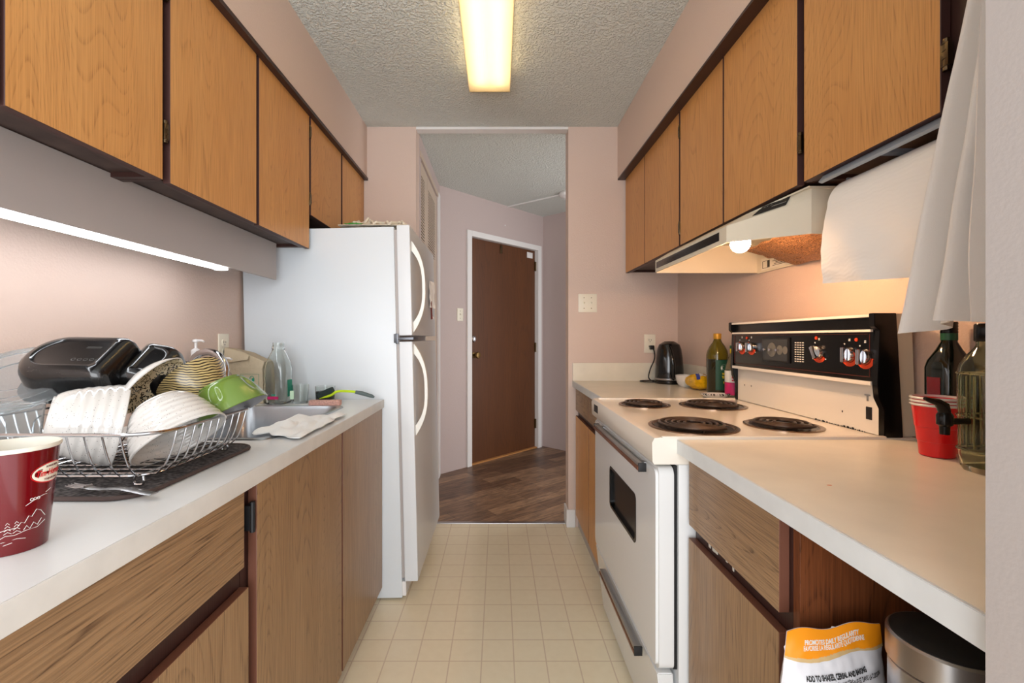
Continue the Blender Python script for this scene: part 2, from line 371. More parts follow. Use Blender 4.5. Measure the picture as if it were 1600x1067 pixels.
def loft(b, rings, cap0=True, cap1=True, M=None):
    t = bmesh.new(); R = [[t.verts.new(p) for p in r] for r in rings]; n = len(R[0])
    for a, c in zip(R, R[1:]):
        for k in range(n): t.faces.new((a[k], a[(k+1) % n], c[(k+1) % n], c[k]))
    if cap0: t.faces.new(R[0][::-1])
    if cap1: t.faces.new(R[-1])
    bmesh.ops.recalc_face_normals(t, faces=t.faces[:])
    if M: t.transform(M)
    append(b, t); return b
def rrect(hx, hy, r, z, n=6, off=(0, 0)):
    """rounded rectangle loop; r = one radius or four (++, -+, --, +-)"""
    rs = r if isinstance(r, (list, tuple)) else (r,)*4; out = []
    for q, (sx, sy) in enumerate(((1, 1), (-1, 1), (-1, -1), (1, -1))):
        rr = max(min(rs[q], hx*.999, hy*.999), 1e-4)
        for k in range(n+1):
            a = PI/2*q+PI/2*k/n
            out.append(Vector((off[0]+sx*(hx-rr)+rr*math.cos(a), off[1]+sy*(hy-rr)+rr*math.sin(a), z)))
    return out
def frame_to(loc, zdir, xhint=(1, 0, 0)):
    z = Vector(zdir).normalized(); x = Vector(xhint)
    if abs(x.normalized().dot(z)) > .98: x = Vector((0, 1, 0))
    x = x; x = (x-z*x.dot(z)).normalized(); y = z.cross(x)
    M = Matrix((x, y, z)).transposed().to_4x4(); M.translation = Vector(loc); return M
WORLD = {}
def setp(o, label=None, cat=None, group=None, kind=None):
    if label: o['label'] = label
    if cat: o['category'] = cat
    if group: o['group'] = group
    if kind: o['kind'] = kind
    return o
def thing(name, label, cat, loc=(0, 0, 0), M=None, group=None):
    o = bpy.data.objects.new(name, None); o.empty_display_size = .05; COL.objects.link(o)
    mw = M if M is not None else Matrix.Translation(loc)
    o.matrix_world = mw; o.matrix_basis = mw; WORLD[o.name] = mw.copy()
    return setp(o, label, cat, group)
def obj(name, b, mat, parent=None, loc=(0, 0, 0), M=None, local=False, smooth=35, label=None):
    """bmesh in world coordinates (local=True: already in the parent's / own frame)"""
    me = bpy.data.meshes.new(name)
    o = bpy.data.objects.new(name, me); COL.objects.link(o)
    if parent is None:
        mw = M if M is not None else Matrix.Translation(loc)
        o.matrix_basis = mw
    else:
        mw = WORLD[parent.name]; o.parent = parent
    WORLD[o.name] = mw.copy()
    if not local: b.transform(mw.inverted())
    b.to_mesh(me); b.free()
    if smooth: me.shade_smooth(); me.set_sharp_from_angle(angle=math.radians(smooth))
    me.materials.append(mat)
    if label: o['label'] = label
    return o
def struct(name, b, mat, smooth=0, **k):
    o = obj(name, b, mat, smooth=smooth, **k); o['kind'] = 'structure'; return o
def text_bm(s, size, M, extr=.0003, squash=1, shear=0, align='LEFT', bold=0):
    cu = bpy.data.curves.new('t', 'FONT'); cu.body = s; cu.size = size; cu.extrude = extr; cu.align_x = align; cu.shear = shear; cu.offset = bold
    o = bpy.data.objects.new('t', cu); COL.objects.link(o)
    dg = bpy.context.evaluated_depsgraph_get(); me = bpy.data.meshes.new_from_object(o.evaluated_get(dg))
    t = bmesh.new(); t.from_mesh(me); t.transform(Matrix.Diagonal((squash, 1, 1, 1)))
    bpy.data.objects.remove(o); bpy.data.curves.remove(cu); bpy.data.meshes.remove(me)
    if M: t.transform(M)
    return t
def plane_M(o, right, up):
    r = Vector(right).normalized(); u = Vector(up).normalized(); n = r.cross(u)
    M = Matrix((r, u, n)).transposed().to_4x4(); M.translation = Vector(o); return M
def arc(cx, cy, r, a0, a1, n):
    return [(cx+r*math.cos(a0+(a1-a0)*k/n), cy+r*math.sin(a0+(a1-a0)*k/n)) for k in range(n+1)]

# ------------------------------------------------------------------ room numbers (metres; x right, y away, z up)
XL, XR = -1.16, 1.12          # side walls
YB = 2.86                     # plane of the two wall stubs at the kitchen's end
ZC = 2.50; ZS = 2.175         # ceiling, soffit underside
YN = -.45                     # where the modelled kitchen ends behind the photographer
ZL = .905; ZR = .913          # worktop heights

# ------------------------------------------------------------------ setting
b = B(); bx(b, XL-.1, XR+.1, YN, 2.92, -.05, 0); struct('floor', b, VINYL)
b = B(); bx(b, XL-.1, 3.2, 2.92, 5.3, -.05, 0); struct('floor_hall', b, PLANK)
b = B(); bx(b, -.516, .436, 2.905, 2.935, 0, .004, .0015); struct('trim_1', b, STEEL)
b = B(); bx(b, XL-.1, XR+.1, YN, 2.86, ZC, ZC+.06); struct('ceiling', b, CEIL)
b = B(); bx(b, XL-.1, 3.2, 2.92, 5.3, ZC, ZC+.06); struct('ceiling_hall', b, CEIL)
b = B(); bx(b, -.516, .436, 2.86, 2.92, 2.484, ZC+.06, .002); struct('trim_2', b, WHITE)
b = B(); bx(b, XL-.1, XL, YN, 2.86, 0, ZC); struct('wall_left', b, PINK)
b = B(); bx(b, XR, XR+.1, YN, 2.86, 0, ZC); struct('wall_right', b, PINK)
b = B(); bx(b, XL-.1, -.516, 2.86, 2.97, 0, ZC); struct('wall_far_left', b, PINK)
b = B(); bx(b, .436, XR+.1, 2.86, 2.97, 0, ZC); struct('wall_far_right', b, PINK)
b = B(); bx(b, XL, -.8225, YN, 2.86, ZS, ZC); struct('wall_soffit_left', b, PINK)
b = B(); bx(b, .744, XR, YN, 2.86, ZS, ZC); struct('wall_soffit_right', b, PINK)
# partition at the near end of the right worktop; its end face is the grey strip on the right
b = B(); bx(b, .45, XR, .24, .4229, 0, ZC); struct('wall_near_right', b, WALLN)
# hall: closet wall, 45 degree entrance wall, wall right of it
def wallseg(name, p, q, holes=None, mat=GREYP, th=.1):
    p = Vector((*p, 0)); q = Vector((*q, 0)); d = (q-p); Ln = d.length; d.normalize(); n = Vector((-d.y, d.x, 0))
    M = Matrix((d, n, Vector((0, 0, 1)))).transposed().to_4x4(); M.translation = p
    b = B()
    if holes:
        a0, a1, h = holes
        bx(b, 0, a0, 0, th, 0, ZC); bx(b, a1, Ln, 0, th, 0, ZC); bx(b, a0, a1, 0, th, h, ZC)
    else: bx(b, 0, Ln, 0, th, 0, ZC)
    b.transform(M); struct(name, b, mat); return M
b = B(); bx(b, -.62, -.512, 2.97, 3.02, 0, ZC); bx(b, -.62, -.512, 3.80, 4.0, 0, ZC); bx(b, -.62, -.512, 3.02, 3.80, 2.36, ZC); struct('wall_hall_left', b, GREYP)
MW = wallseg('wall_entrance', (-.512, 3.955), (.485, 4.99), (.368, 1.338, 2.12))
wallseg('wall_hall_right', (.485, 4.99), (1.6, 3.93))
b = B(); bx(b, -.514, -.498, 3.84, 3.93, 0, 2.40, .003); struct('trim_3', b, WHITE)
b = B(); bx(b, -.512, -.505, 2.98, 3.84, 2.36, 2.40, .002); struct('trim_4', b, TAN)
b = B(); bx(b, .424, .436, 2.862, 2.97, .0, .11, .003); bx(b, .424, .478, 2.848, 2.86, 0, .11, .003); struct('baseboard_right', b, WHITE)
# closet louvre doors
def louvre_door(y0, y1, vy0, vy1, label):
    t = thing('closet_door', label, 'closet door', (-.53, (y0+y1)/2, 0), group='vented closet doors in the hall')
    b = B(); x0, x1 = -.545, -.515
    bx(b, x0, x1, y0, vy0, .02, 2.35); bx(b, x0, x1, vy1, y1, .02, 2.35); bx(b, x0, x1, vy0, vy1, .02, 1.81); bx(b, x0, x1, vy0, vy1, 2.262, 2.35)
    obj('panel', b, TAN, t, smooth=0)
    b = B(); n = 22
    for k in range(n):
        z = 1.815+(2.262-1.815)*k/n
        bx(b, x1-.006, x1, vy0-.002, vy1+.002, z, z+.0105)
    obj('louvre_slats', b, TAN, t, smooth=0)
    b = B(); bx(b, x1-.010, x1-.0065, vy0-.01, vy1+.01, 1.80, 2.27); obj('backing', b, BLACKM, t, smooth=0)
louvre_door(3.022, 3.30, 3.04, 3.19, 'beige closet door with vent slots beside the fridge, nearer of two')
louvre_door(3.304, 3.798, 3.345, 3.70, 'beige closet door with vent slots beside the white casing, farther of two')
# entrance door
dr = obj('door_1', bx(B(), .372, 1.334, .03, .07, .012, 2.115, .002, M=MW), DOORW, M=MW, smooth=0); dr['kind'] = 'structure'
def dpart(name, b, mat): b.transform(MW); return obj(name, b, mat, dr)
b = B()
bx(b, .315, .37, -.018, .10, 0, 2.17, .003); bx(b, 1.336, 1.392, -.018, .10, 0, 2.17, .003); bx(b, .37, 1.336, -.018, .10, 2.117, 2.17, .003)
b.transform(MW); struct('trim_5', b, WHITE)
b = B(); bx(b, .372, 1.334, .0, .10, 0, .012, .002); b.transform(MW); struct('trim_6', b, KRAFTD)
b = B(); lathe(b, [(0, 0), (.028, 0), (.028, .006), (.012, .012), (.012, .035), (.027, .042), (.031, .055), (.026, .068), (0, .072)], 24, M=frame_to((.435, .03, 1.02), (0, -1, 0)))
dpart('door_knob', b, BRASS)
b = B(); lathe(b, [(0, 0), (.03, 0), (.03, .01), (.022, .016), (0, .016)], 24, M=frame_to((.43, .03, 1.17), (0, -1, 0))); bx(b, .424, .436, .005, .016, 1.155, 1.185, .002)
dpart('deadbolt', b, CHROME)
for z in (1.95, 1.08, .26):
    b = B(); tube(b, [(1.336, .02, z-.05), (1.336, .02, z+.05)], .009); bx(b, 1.322, 1.35, .022, .032, z-.05, z+.05)
    dpart('hinge', b, HINGE)
b = B(); bx(b, .79, .815, .02, .03, 2.02, 2.10, .002); dpart('door_hook', b, HINGE)
b = B(); bx(b, 1.20, 1.29, .024, .03, 2.03, 2.09, .002); dpart('sensor', b, WHITE)
b = B(); lathe(b, [(0, 0), (.007, 0), (.006, .004), (0, .005)], 12, M=MW@frame_to((.83, .0, 2.30), (0, -1, 0)))
setp(obj('wall_screw', b, WHITE), 'tiny white screw cap on the wall above the brown door', 'screw')

def wall_plate(name, label, cat, M, gang, kind):
    t = thing(name, label, cat, M=M)
    w_ = .07 if gang == 1 else .116
    b = B(); bx(b, -w_/2, w_/2, -.0575, .0575, 0, .006, .0025); obj('cover_plate', b, IVORY, t, local=True)
    for g in range(gang):
        cx = (g-(gang-1)/2)*.046
        if kind == 'switch':
            b = B(); bx(b, cx-.005, cx+.005, -.011, .011, .004, .008, .001); prism(b, [(-.004, .006), (.006, .006), (.010, .018), (.004, .019)], 0, cx-.0035, cx+.0035)
            obj('toggle', b, IVORY, t, local=True)
            for y in (-.033, .033):
                b = B(); lathe(b, [(0, .006), (.003, .006), (.003, .0075), (0, .0075)], 10, M=Matrix.Translation((cx, y, 0)))
                obj('screw', b, HINGE, t, local=True)
        else:
            for y in (-.02, .02):
                b = B(); loft(b, [rrect(.0165, .0145, .009, .005, off=(cx, y)), rrect(.0165, .0145, .009, .0085, off=(cx, y))])
                s = obj('socket', b, IVORY, t, local=True)
                b = B(); bx(b, cx-.008, cx-.0055, y-.002, y+.008, .008, .0089); bx(b, cx+.0055, cx+.008, y-.002, y+.007, .008, .0089)
                lathe(b, [(0, .008), (.0028, .008), (.0028, .0089), (0, .0089)], 10, M=Matrix.Translation((cx, y-.008, 0)))
                obj('slots', b, BLACKM, s, local=True)
    return t
wall_plate('light_switch', 'ivory double light switch plate on the pink wall right of the opening', 'light switch', plane_M((.556, 2.86, 1.398), (1, 0, 0), (0, 0, 1)), 2, 'switch')
wall_plate('light_switch', 'single ivory light switch on the hall wall left of the brown door', 'light switch', MW@plane_M((.235, 0, 1.39), (1, 0, 0), (0, 0, 1)), 1, 'switch')
wall_plate('power_outlet', 'ivory outlet beside the black kettle with its plug in', 'power outlet', plane_M((.944, 2.86, 1.145), (1, 0, 0), (0, 0, 1)), 1, 'outlet')
wall_plate('power_outlet', 'ivory outlet on the left wall behind the sink faucet', 'power outlet', plane_M((XL, 1.925, 1.14), (0, 1, 0), (0, 0, 1)), 1, 'outlet')
b = B(); lathe(b, [(0, 0), (.062, 0), (.065, -.012), (.058, -.03), (.03, -.045), (0, -.047)], 28, M=Matrix.Translation((.615, 4.17, ZC)))
t = thing('smoke_detector', 'round white smoke detector on the hall ceiling', 'smoke detector', (.615, 4.17, ZC)); obj('housing', b, WHITE, t)
b = B(); lathe(b, [(0, -.044), (.018, -.046), (.016, -.056), (0, -.058)], 16, M=Matrix.Translation((.615, 4.17, ZC))); obj('test_button', b, WHITE, t)
b = B(); bx(b, -.008, .008, 0, .70, -.012, 0, .003, M=frame_to((.57, 4.20, ZC), (0, 0, 1), (.63, .78, 0)))
setp(obj('wire_raceway', b, WHITE), 'thin white cable cover running along the hall ceiling to the smoke detector', 'cable cover')

# ------------------------------------------------------------------ ceiling light
t = thing('ceiling_light', 'long fluorescent ceiling light with yellowed ribbed lens', 'ceiling light', (-.045, 1.7, ZC))
b = B(); bx(b, -.13, .045, 1.09, 2.305, 2.478, ZC, .003); obj('base_pan', b, WHITE, t, smooth=0)
for x in (-.093, .007):
    b = B(); tube(b, [(x, 1.14, 2.455), (x, 2.25, 2.455)], .013, 12); obj('tube', b, TUBEM, t)
b = B()
bx(b, -.148, .058, 1.09, 2.31, 2.42, 2.422); bx(b, -.148, -.146, 1.09, 2.31, 2.422, 2.478); bx(b, .056, .058, 1.09, 2.31, 2.422, 2.478)
bx(b, -.146, .056, 2.306, 2.310, 2.42, 2.478); bx(b, -.146, .056, 1.088, 1.092, 2.42, 2.478)
obj('lens', b, LENS, t, smooth=0)

# ------------------------------------------------------------------ cabinets
def door_obj(name, b, mat, par, edge):
    o = obj(name, b, mat, par, smooth=0); o.data.materials.append(edge)
    for p in o.data.polygons:
        if abs(p.normal.x) < .9: p.material_index = 1
    return o
def hinge_bm(b, x, y, z, sx):
    tube(b, [(x, y, z-.028), (x, y, z+.028)], .0055, 10); bx(b, x-.005, x+.005, y-.0075, y+.0075, z-.020, z+.020, .001); [lathe(b, [(0, -.001), (.0066, -.001), (.0066, .001), (0, .001)], 10, M=Matrix.Translation((x, y, z+q))) for q in (-.02, -.007, .007, .02)]
def upper(name, label, side, y0, y1, z0, z1, doors, xf, hinges=(), group=None):
    """side -1 left, 1 right; doors: list of (y0,y1)"""
    xw = XL if side < 0 else XR
    t = thing(name, label, 'wall cabinet', ((xf+xw)/2, (y0+y1)/2, z0), group=group)
    xb = xf-side*-.02   # carcass front behind the doors
    lo, hi = sorted((xb, xw))
    b = B(); th = .018
    bx(b, lo, hi, y0, y0+th, z0+.006, z1); bx(b, lo, hi, y1-th, y1, z0+.006, z1); bx(b, lo, hi, y0+th, y1-th, z1-th, z1)
    bx(b, lo, lo+.02, y0+th, y1-th, z0+.006, z1-th) if side > 0 else bx(b, hi-.02, hi, y0+th, y1-th, z0+.006, z1-th)
    obj('carcass', b, FRAME, t, smooth=0)
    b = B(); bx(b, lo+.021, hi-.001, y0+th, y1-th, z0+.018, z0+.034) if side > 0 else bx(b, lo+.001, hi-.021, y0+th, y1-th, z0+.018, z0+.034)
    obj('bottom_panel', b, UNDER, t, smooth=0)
    dl = sorted((xf, xb+side*-.001))
    for (a, c) in doors:
        b = B(); bx(b, dl[0], dl[1], a, c, z0, z1-.004, .0012, 1); door_obj('door', b, OAK, t, EDGEU)
    for (y, z) in hinges:
        b = B(); hinge_bm(b, xf+side*.001, y, z, side); obj('hinge', b, HINGE, t)
    return t
XUL = -.84; ZU = 1.575
G1 = 'oak wall cabinets on the left wall'
upper('wall_cabinet', 'oak wall cabinet nearest the camera above the dish rack', -1, .02, 1.157, ZU, ZS, [(.40, .768), (.778, 1.145)], XUL, [(1.155, 1.70), (1.155, 2.06)], G1)
upper('wall_cabinet', 'oak wall cabinet with two doors left of the fridge', -1, 1.159, 2.032, ZU, ZS, [(1.17, 1.588), (1.605, 2.030)], XUL, [], G1)
upper('wall_cabinet', 'short oak wall cabinet above the fridge', -1, 2.034, 2.858, 1.73, ZS, [(2.048, 2.441), (2.461, 2.856)], XUL, [(2.041, 1.80), (2.041, 2.10)], G1)
XUR = .79; ZUR = 1.583
G2 = 'oak wall cabinets on the right wall'
upper('wall_cabinet', 'oak corner wall cabinet above the kettle', 1, 1.998, 2.858, ZUR, ZS, [(2.478, 2.845), (2.004, 2.472)], XUR, [(1.999, 1.66), (1.999, 2.08)], G2)
upper('wall_cabinet', 'oak wall cabinet directly above the range hood', 1, 1.196, 1.996, ZUR, ZS, [(1.612, 1.990), (1.210, 1.604)], XUR, [(1.199, 1.69), (1.199, 2.10)], G2)
upper('wall_cabinet', 'oak wall cabinet above the paper towel roll', 1, .79, 1.194, ZUR, ZS, [(.818, 1.184)], XUR, [(.808, 1.68), (.808, 2.1)], G2)
upper('wall_cabinet', 'oak wall cabinet behind the hanging linen towel', 1, .424, .788, ZUR, ZS, [(.43, .745)], XUR, [], G2)
# thin brown edge strip under the soffits
b = B(); bx(b, -.8225, -.815, YN, 2.86, ZS-.012, ZS+.004, .001); bx(b, -.84, -.8225, YN, 2.86, ZS-.012, ZS, .001); struct('trim_7', b, FRAME)
b = B(); bx(b, .744, .79, YN, 2.86, ZS-.010, ZS, .001); struct('trim_8', b, FRAME)

# valance and LED strip under the left cabinets
b = B(); bx(b, -.978, -.966, .02, 1.99, 1.433, ZU+.016, .001)
setp(obj('valance_board', b, VAL, smooth=0), 'grey board hanging below the left wall cabinets', 'board')
t = thing('led_light_bar', 'slim white LED light bar behind the grey valance board', 'under cabinet light', (-1.0, .9, 1.43))
b = B(); bx(b, -1.03, -.979, .03, 1.655, 1.432, 1.462, .002); bx(b, -1.03, -.979, 1.655, 1.66, 1.424, 1.462, .001); obj('housing', b, WHITE, t, smooth=0)
b = B(); bx(b, -1.012, -.980, .03, 1.655, 1.424, 1.432, .003); obj('diffuser', b, LEDM, t)

# left base cabinets
XBL = -.52
G3 = 'base cabinets under the left worktop'
def carcass_left(t, y0, y1):
    b = B(); bx(b, XL+.004, XBL-.022, y0, y0+.018, .09, ZL-.037); bx(b, XL+.004, XBL-.022, y1-.018, y1, .09, ZL-.037)
    bx(b, XL+.004, XBL-.022, y0+.018, y1-.018, .09, .108); bx(b, XL+.004, XL+.014, y0+.018, y1-.018, .108, ZL-.037)
    bx(b, XBL-.05, XBL-.022, y0+.018, y0+.05, .108, ZL-.037); bx(b, XBL-.05, XBL-.022, y1-.05, y1-.018, .108, ZL-.037)
    bx(b, XBL-.05, XBL-.022, y0+.05, y1-.05, .655, .715)
    obj('carcass', b, FRAME, t, smooth=0)
    b = B(); bx(b, XL+.004, XBL-.06, y0, y1, 0, .09); obj('toe_kick', b, VAL, t, smooth=0)
t = thing('base_cabinet', 'base cabinet with wide drawer under the red cup', 'base cabinet', (-.8, .5, 0), group=G3)
carcass_left(t, -.4, .957)
b = B(); bx(b, XBL-.02, XBL, -.38, .9365, .711, ZL-.040, .002); door_obj('drawer_front', b, OAKH, t, EDGE)
b = B(); bx(b, XBL-.02, XBL, .30, .953, .08, .662, .002); door_obj('door', b, OAKD, t, EDGE)
b = B(); bx(b, XBL-.02, XBL, -.38, .294, .08, .662, .002); door_obj('door', b, OAKD, t, EDGE)
t = thing('base_cabinet', 'base cabinet with two tall doors below the sink', 'base cabinet', (-.8, 1.5, 0), group=G3)
carcass_left(t, .959, 2.03)
for (a, c) in ((.985, 1.518), (1.530, 2.045)):
    b = B(); bx(b, XBL-.02, XBL, a, c, .065, ZL-.040, .002); door_obj('door', b, OAKD, t, EDGE)
for z in (.80, .16):
    b = B(); tube(b, [(XBL-.003, .973, z-.032), (XBL-.003, .973, z+.032)], .0055, 10); bx(b, XBL-.016, XBL-.003, .962, .984, z-.026, z+.026); obj('hinge', b, BLACKM, t)

# left worktop with a sink cutout
SX0, SX1, SY0, SY1 = -1.03, -.625, 1.24, 1.83
t = thing('worktop', 'long off-white laminate worktop on the left with the sink in it', 'worktop', (-.8, 1, ZL))
b = B(); z0, z1 = ZL-.036, ZL
x1 = -.512
bx(b, XL, x1-.004, -.42, SY0, z0, z1); bx(b, XL, x1-.004, SY1, 2.048, z0, z1); bx(b, XL, SX0, SY0, SY1, z0, z1); bx(b, SX1, x1-.004, SY0, SY1, z0, z1)
obj('worktop_slab', b, COUNTERL, t, smooth=0)
b = B(); bx(b, x1-.004, x1, -.42, 2.048, z0, z1, .0015); obj('front_edge', b, CEDGE, t)
b = B(); 
for (cx, cy, r) in ((-.56, .50, .004),):
    lathe(b, [(0, 0), (r, 0), (0, .0004)], 10, M=Matrix.Translation((cx, cy, ZL)))
obj('stain', b, STAIN, t)
# sink
t = thing('kitchen_sink', 'stainless steel kitchen sink behind the dish rack', 'sink', (-.83, 1.53, ZL))
b = B(); cx, cy = (SX0+SX1)/2, (SY0+SY1)/2; hx, hy = (SX1-SX0)/2, (SY1-SY0)/2
rings = [rrect(hx+.014, hy+.014, .05, ZL+.0005, 8, (cx, cy)), rrect(hx+.012, hy+.012, .048, ZL+.004, 8, (cx, cy)), rrect(hx-.006, hy-.006, .05, ZL+.003, 8, (cx, cy)),
         rrect(hx-.014, hy-.014, .05, ZL-.012, 8, (cx, cy)), rrect(hx-.022, hy-.022, .06, ZL-.15, 8, (cx, cy)), rrect(hx-.05, hy-.05, .06, ZL-.175, 8, (cx, cy)), rrect(.04, .04, .039, ZL-.18, 8, (cx, cy))]
loft(b, rings, False, True); obj('basin', b, SINKM, t)
b = B(); lathe(b, [(0, .002), (.03, .002), (.036, .004), (.036, 0)], 24, M=Matrix.Translation((cx, cy, ZL-.18))); obj('drain', b, CHROME, t)
# faucet
t = thing('faucet', 'chrome arched kitchen faucet behind the striped bowl', 'faucet', (-1.085, 1.62, ZL))
b = B(); loft(b, [rrect(.022, .075, .02, ZL+.0005, 5, (-1.09, 1.59)), rrect(.022, .075, .02, ZL+.008, 5, (-1.09, 1.59)), rrect(.016, .065, .015, ZL+.016, 5, (-1.09, 1.59))]); lathe(b, [(.018, .015), (.016, .06), (.012, .075)], 20, M=Matrix.Translation((-1.09, 1.62, ZL)))
obj('base', b, CHROME, t)
b = B(); pts = [(-1.09, 1.62, ZL+.07), (-1.09, 1.62, ZL+.12)]
for k in range(13):
    a = PI-PI*1.05*k/12; pts.append((-1.015+.075*math.cos(a), 1.62-.004*k, ZL+.155+.072*math.sin(a)))
pts.append((-.936, 1.57, ZL+.13)); tube(b, pts, .0125, 14); obj('spout', b, CHROME, t)
b = B(); tube(b, [(-1.09, 1.54, ZL+.012), (-1.09, 1.54, ZL+.045), (-1.06, 1.54, ZL+.06)], .009, 10); obj('handle', b, CHROME, t)

# right base cabinets and worktops
G4 = 'base cabinets under the right worktops'
t = thing('base_cabinet', 'narrow oak base cabinet beyond the stove', 'base cabinet', (.8, 2.42, 0), group=G4)
XF = .478
b = B(); bx(b, XF+.02, XR-.004, 1.985, 2.003, .09, ZR-.037); bx(b, XF+.02, XR-.004, 2.84, 2.858, .09, ZR-.037); bx(b, XF+.02, XF+.04, 2.003, 2.84, .60, ZR-.037); bx(b, XF+.02, XF+.04, 2.40, 2.44, .09, .60); bx(b, XF+.02, XR-.004, 2.003, 2.84, .09, .108)
obj('carcass', b, FRAME, t, smooth=0)
b = B(); bx(b, XF+.02, XR-.004, 1.985, 2.858, 0, .09); obj('toe_kick', b, VAL, t, smooth=0)
for (a, c) in ((2.435, 2.835), (1.99, 2.425)):
    b = B(); bx(b, XF, XF+.019, a, c, .735, ZR-.04, .002); door_obj('drawer_front', b, OAKH, t, EDGE)
    b = B(); bx(b, XF, XF+.019, a, c, .085, .70, .002); door_obj('door', b, OAK, t, EDGE)
t = thing('base_cabinet', 'oak base cabinet with chipped drawer gap nearest on the right', 'base cabinet', (.8, 1.0, 0), group=G4)
XF = .495
b = B(); bx(b, XF+.02, XR-.004, .782, .80, .09, ZR-.037, .001); obj('end_panel', b, REDW, t, smooth=0)
b = B(); bx(b, XF+.02, XR-.004, 1.178, 1.194, .09, ZR-.037); bx(b, XF+.02, XF+.04, .80, .84, .09, ZR-.037); bx(b, XF+.02, XF+.04, .84, 1.178, .655, .72); bx(b, XF+.02, XR-.004, .80, 1.178, .09, .108); bx(b, XF+.06, XR-.004, .784, 1.194, 0, .09)
obj('carcass', b, FRAME, t, smooth=0)
b = B(); bx(b, XF, XF+.019, .808, 1.19, .695, ZR-.04, .0015); door_obj('drawer_front', b, OAKH, t, EDGE)
b = B(); bx(b, XF, XF+.019, .808, 1.192, .08, .660, .0015); door_obj('door', b, OAKD, t, EDGE)
b = B(); 
for k in range(9):
    y = 1.13-.016*k+random.uniform(-.004, .004); r = .003+.006*random.random()
    bx(b, XF+.0185, XF+.0197, y-r, y+r, .668+.022*random.random(), .69+.004*random.random(), .0004)
obj('chipped_paint', b, CUPIN, t)
b = B(); tube(b, [(XF+.008, .797, .53), (XF+.008, .797, .60)], .008, 12); bx(b, XF+.008, XF+.02, .795, .81, .54, .59); obj('hinge', b, BRASS, t)
# worktops right
t = thing('worktop', 'cream laminate worktop beyond the stove with the kettle on it', 'worktop', (.8, 2.4, ZR))
b = B(); bx(b, .466, XR, 1.984, 2.858, ZR-.036, ZR); obj('worktop_slab', b, COUNTER, t, smooth=0)
b = B(); bx(b, .460, .466, 1.984, 2.858, ZR-.036, ZR, .0015); obj('front_edge', b, CEDGER, t)
b = B(); bx(b, .462, XR-.015, 2.842, 2.858, ZR, ZR+.112, .002); bx(b, XR-.015, XR, 1.984, 2.858, ZR, ZR+.112, .002); obj('backsplash', b, COUNTER, t, smooth=0)
t = thing('worktop', 'cream laminate worktop in front on the right with red cups on it', 'worktop', (.8, .8, ZR))
b = B(); bx(b, .474, XR, .425, 1.200, ZR-.036, ZR); obj('worktop_slab', b, COUNTER, t, smooth=0)
b = B(); prism(b, [(.468, .425), (.474, .425), (.474, 1.200), (.468, 1.200)], 2, ZR-.036, ZR, .001); obj('front_edge', b, CEDGER, t)
b = B()
for (x, y, r) in ((.60, .83, .0032),):
    lathe(b, [(0, 0), (r, 0), (0, .0005)], 8, M=Matrix.Translation((x, y, ZR))@Matrix.Diagonal((1.6, .7, 1, 1)))
obj('stain', b, STAIN, t)

# ------------------------------------------------------------------ fridge (leans back a little)
FM = Matrix.Translation((-.36, 2.05, 0))@Matrix.Rotation(math.radians(-1.35), 4, 'Y')
t = thing('refrigerator', 'white top-freezer refrigerator at the end of the left worktop', 'refrigerator', M=FM)
FW = .76; Y0 = .006
b = B(); bx(b, -.755, -.072, Y0, FW, .014, 1.683, .004); obj('body', b, FRIDGE, t, local=True)
b = B(); bx(b, -.072, -.06, Y0+.008, FW-.008, .10, 1.67); obj('gasket', b, VAL, t, local=True, smooth=0)
b = B(); bx(b, -.073, -.055, Y0+.004, FW-.004, .02, .085, .003); obj('toe_grille', b, WHITE, t, local=True, smooth=0)
b = B(); bx(b, -.060, .0, Y0, FW, 1.192, 1.690, .006, 3); d1 = obj('freezer_door', b, FRIDGED, t, local=True)
b = B(); bx(b, -.060, .0, Y0, FW, .086, 1.165, .006, 3); d2 = obj('fridge_door', b, FRIDGED, t, local=True)
def fhandle(z0, z1, par):
    b = B(); n = 26; zm, hz = (z0+z1)/2, (z1-z0)/2
    outer = [(.058*(1-abs(q)**2.6), zm+hz*q) for q in [-1+2*k/n for k in range(n+1)]]
    inner = [(.045*(1-abs(q)**3.0)-.0005, zm+hz*.78*q) for q in [1-2*k/n for k in range(n+1)]]
    prism(b, outer+inner, 1, .040, .070); bmesh.ops.triangulate(b, faces=[f for f in b.faces if len(f.verts) > 4], quad_method='BEAUTY', ngon_method='EAR_CLIP')
    obj('handle', b, CREAM, par, local=True, smooth=40)
fhandle(1.205, 1.625, d1); fhandle(.735, 1.155, d2)
b = B(); bx(b, -.074, -.062, .0, .006, 1.155, 1.202, .001); bx(b, -.062, .004, .0, .004, 1.172, 1.184, .001); bx(b, .0, .006, .002, .12, 1.172, 1.185, .001); bx(b, -.082, -.062, .001, .008, 1.160, 1.20, .001)
obj('centre_hinge', b, plain('hinge_grey', (96, 98, 102), .35, .8), t, local=True)
def fobj(name, label, cat, b, mat):
    b.transform(FM); return setp(obj(name, b, mat, loc=tuple(FM.translation)), label, cat)
t = thing('paper_note', 'crumpled white slip with a pen clipped to the freezer door', 'note', M=FM@Matrix.Translation((0, .55, 1.50)))
b = B(); sheet(b, 6, 8, lambda u, v: Vector((.004+.01*random.random()+.012*u, .05*(u-.5)*2, -.15*v)), .001); obj('slip', b, PAPER, t, local=True, smooth=0)
b = B(); tube(b, [(.012, -.02, -.10), (.013, -.015, -.215)], [.004, .0055], 8); obj('pen', b, TIMRED, t, local=True)
t = thing('magnet', 'small white ball magnet on the freezer door below the slip', 'magnet', M=FM@Matrix.Translation((0, .61, 1.30)))
b = B(); lathe(b, [(0, 0), (.009, 0), (.012, .006), (.009, .014), (0, .016)], 16, M=frame_to((0, 0, 0), (1, 0, 0))); obj('magnet_body', b, WHITE, t, local=True)
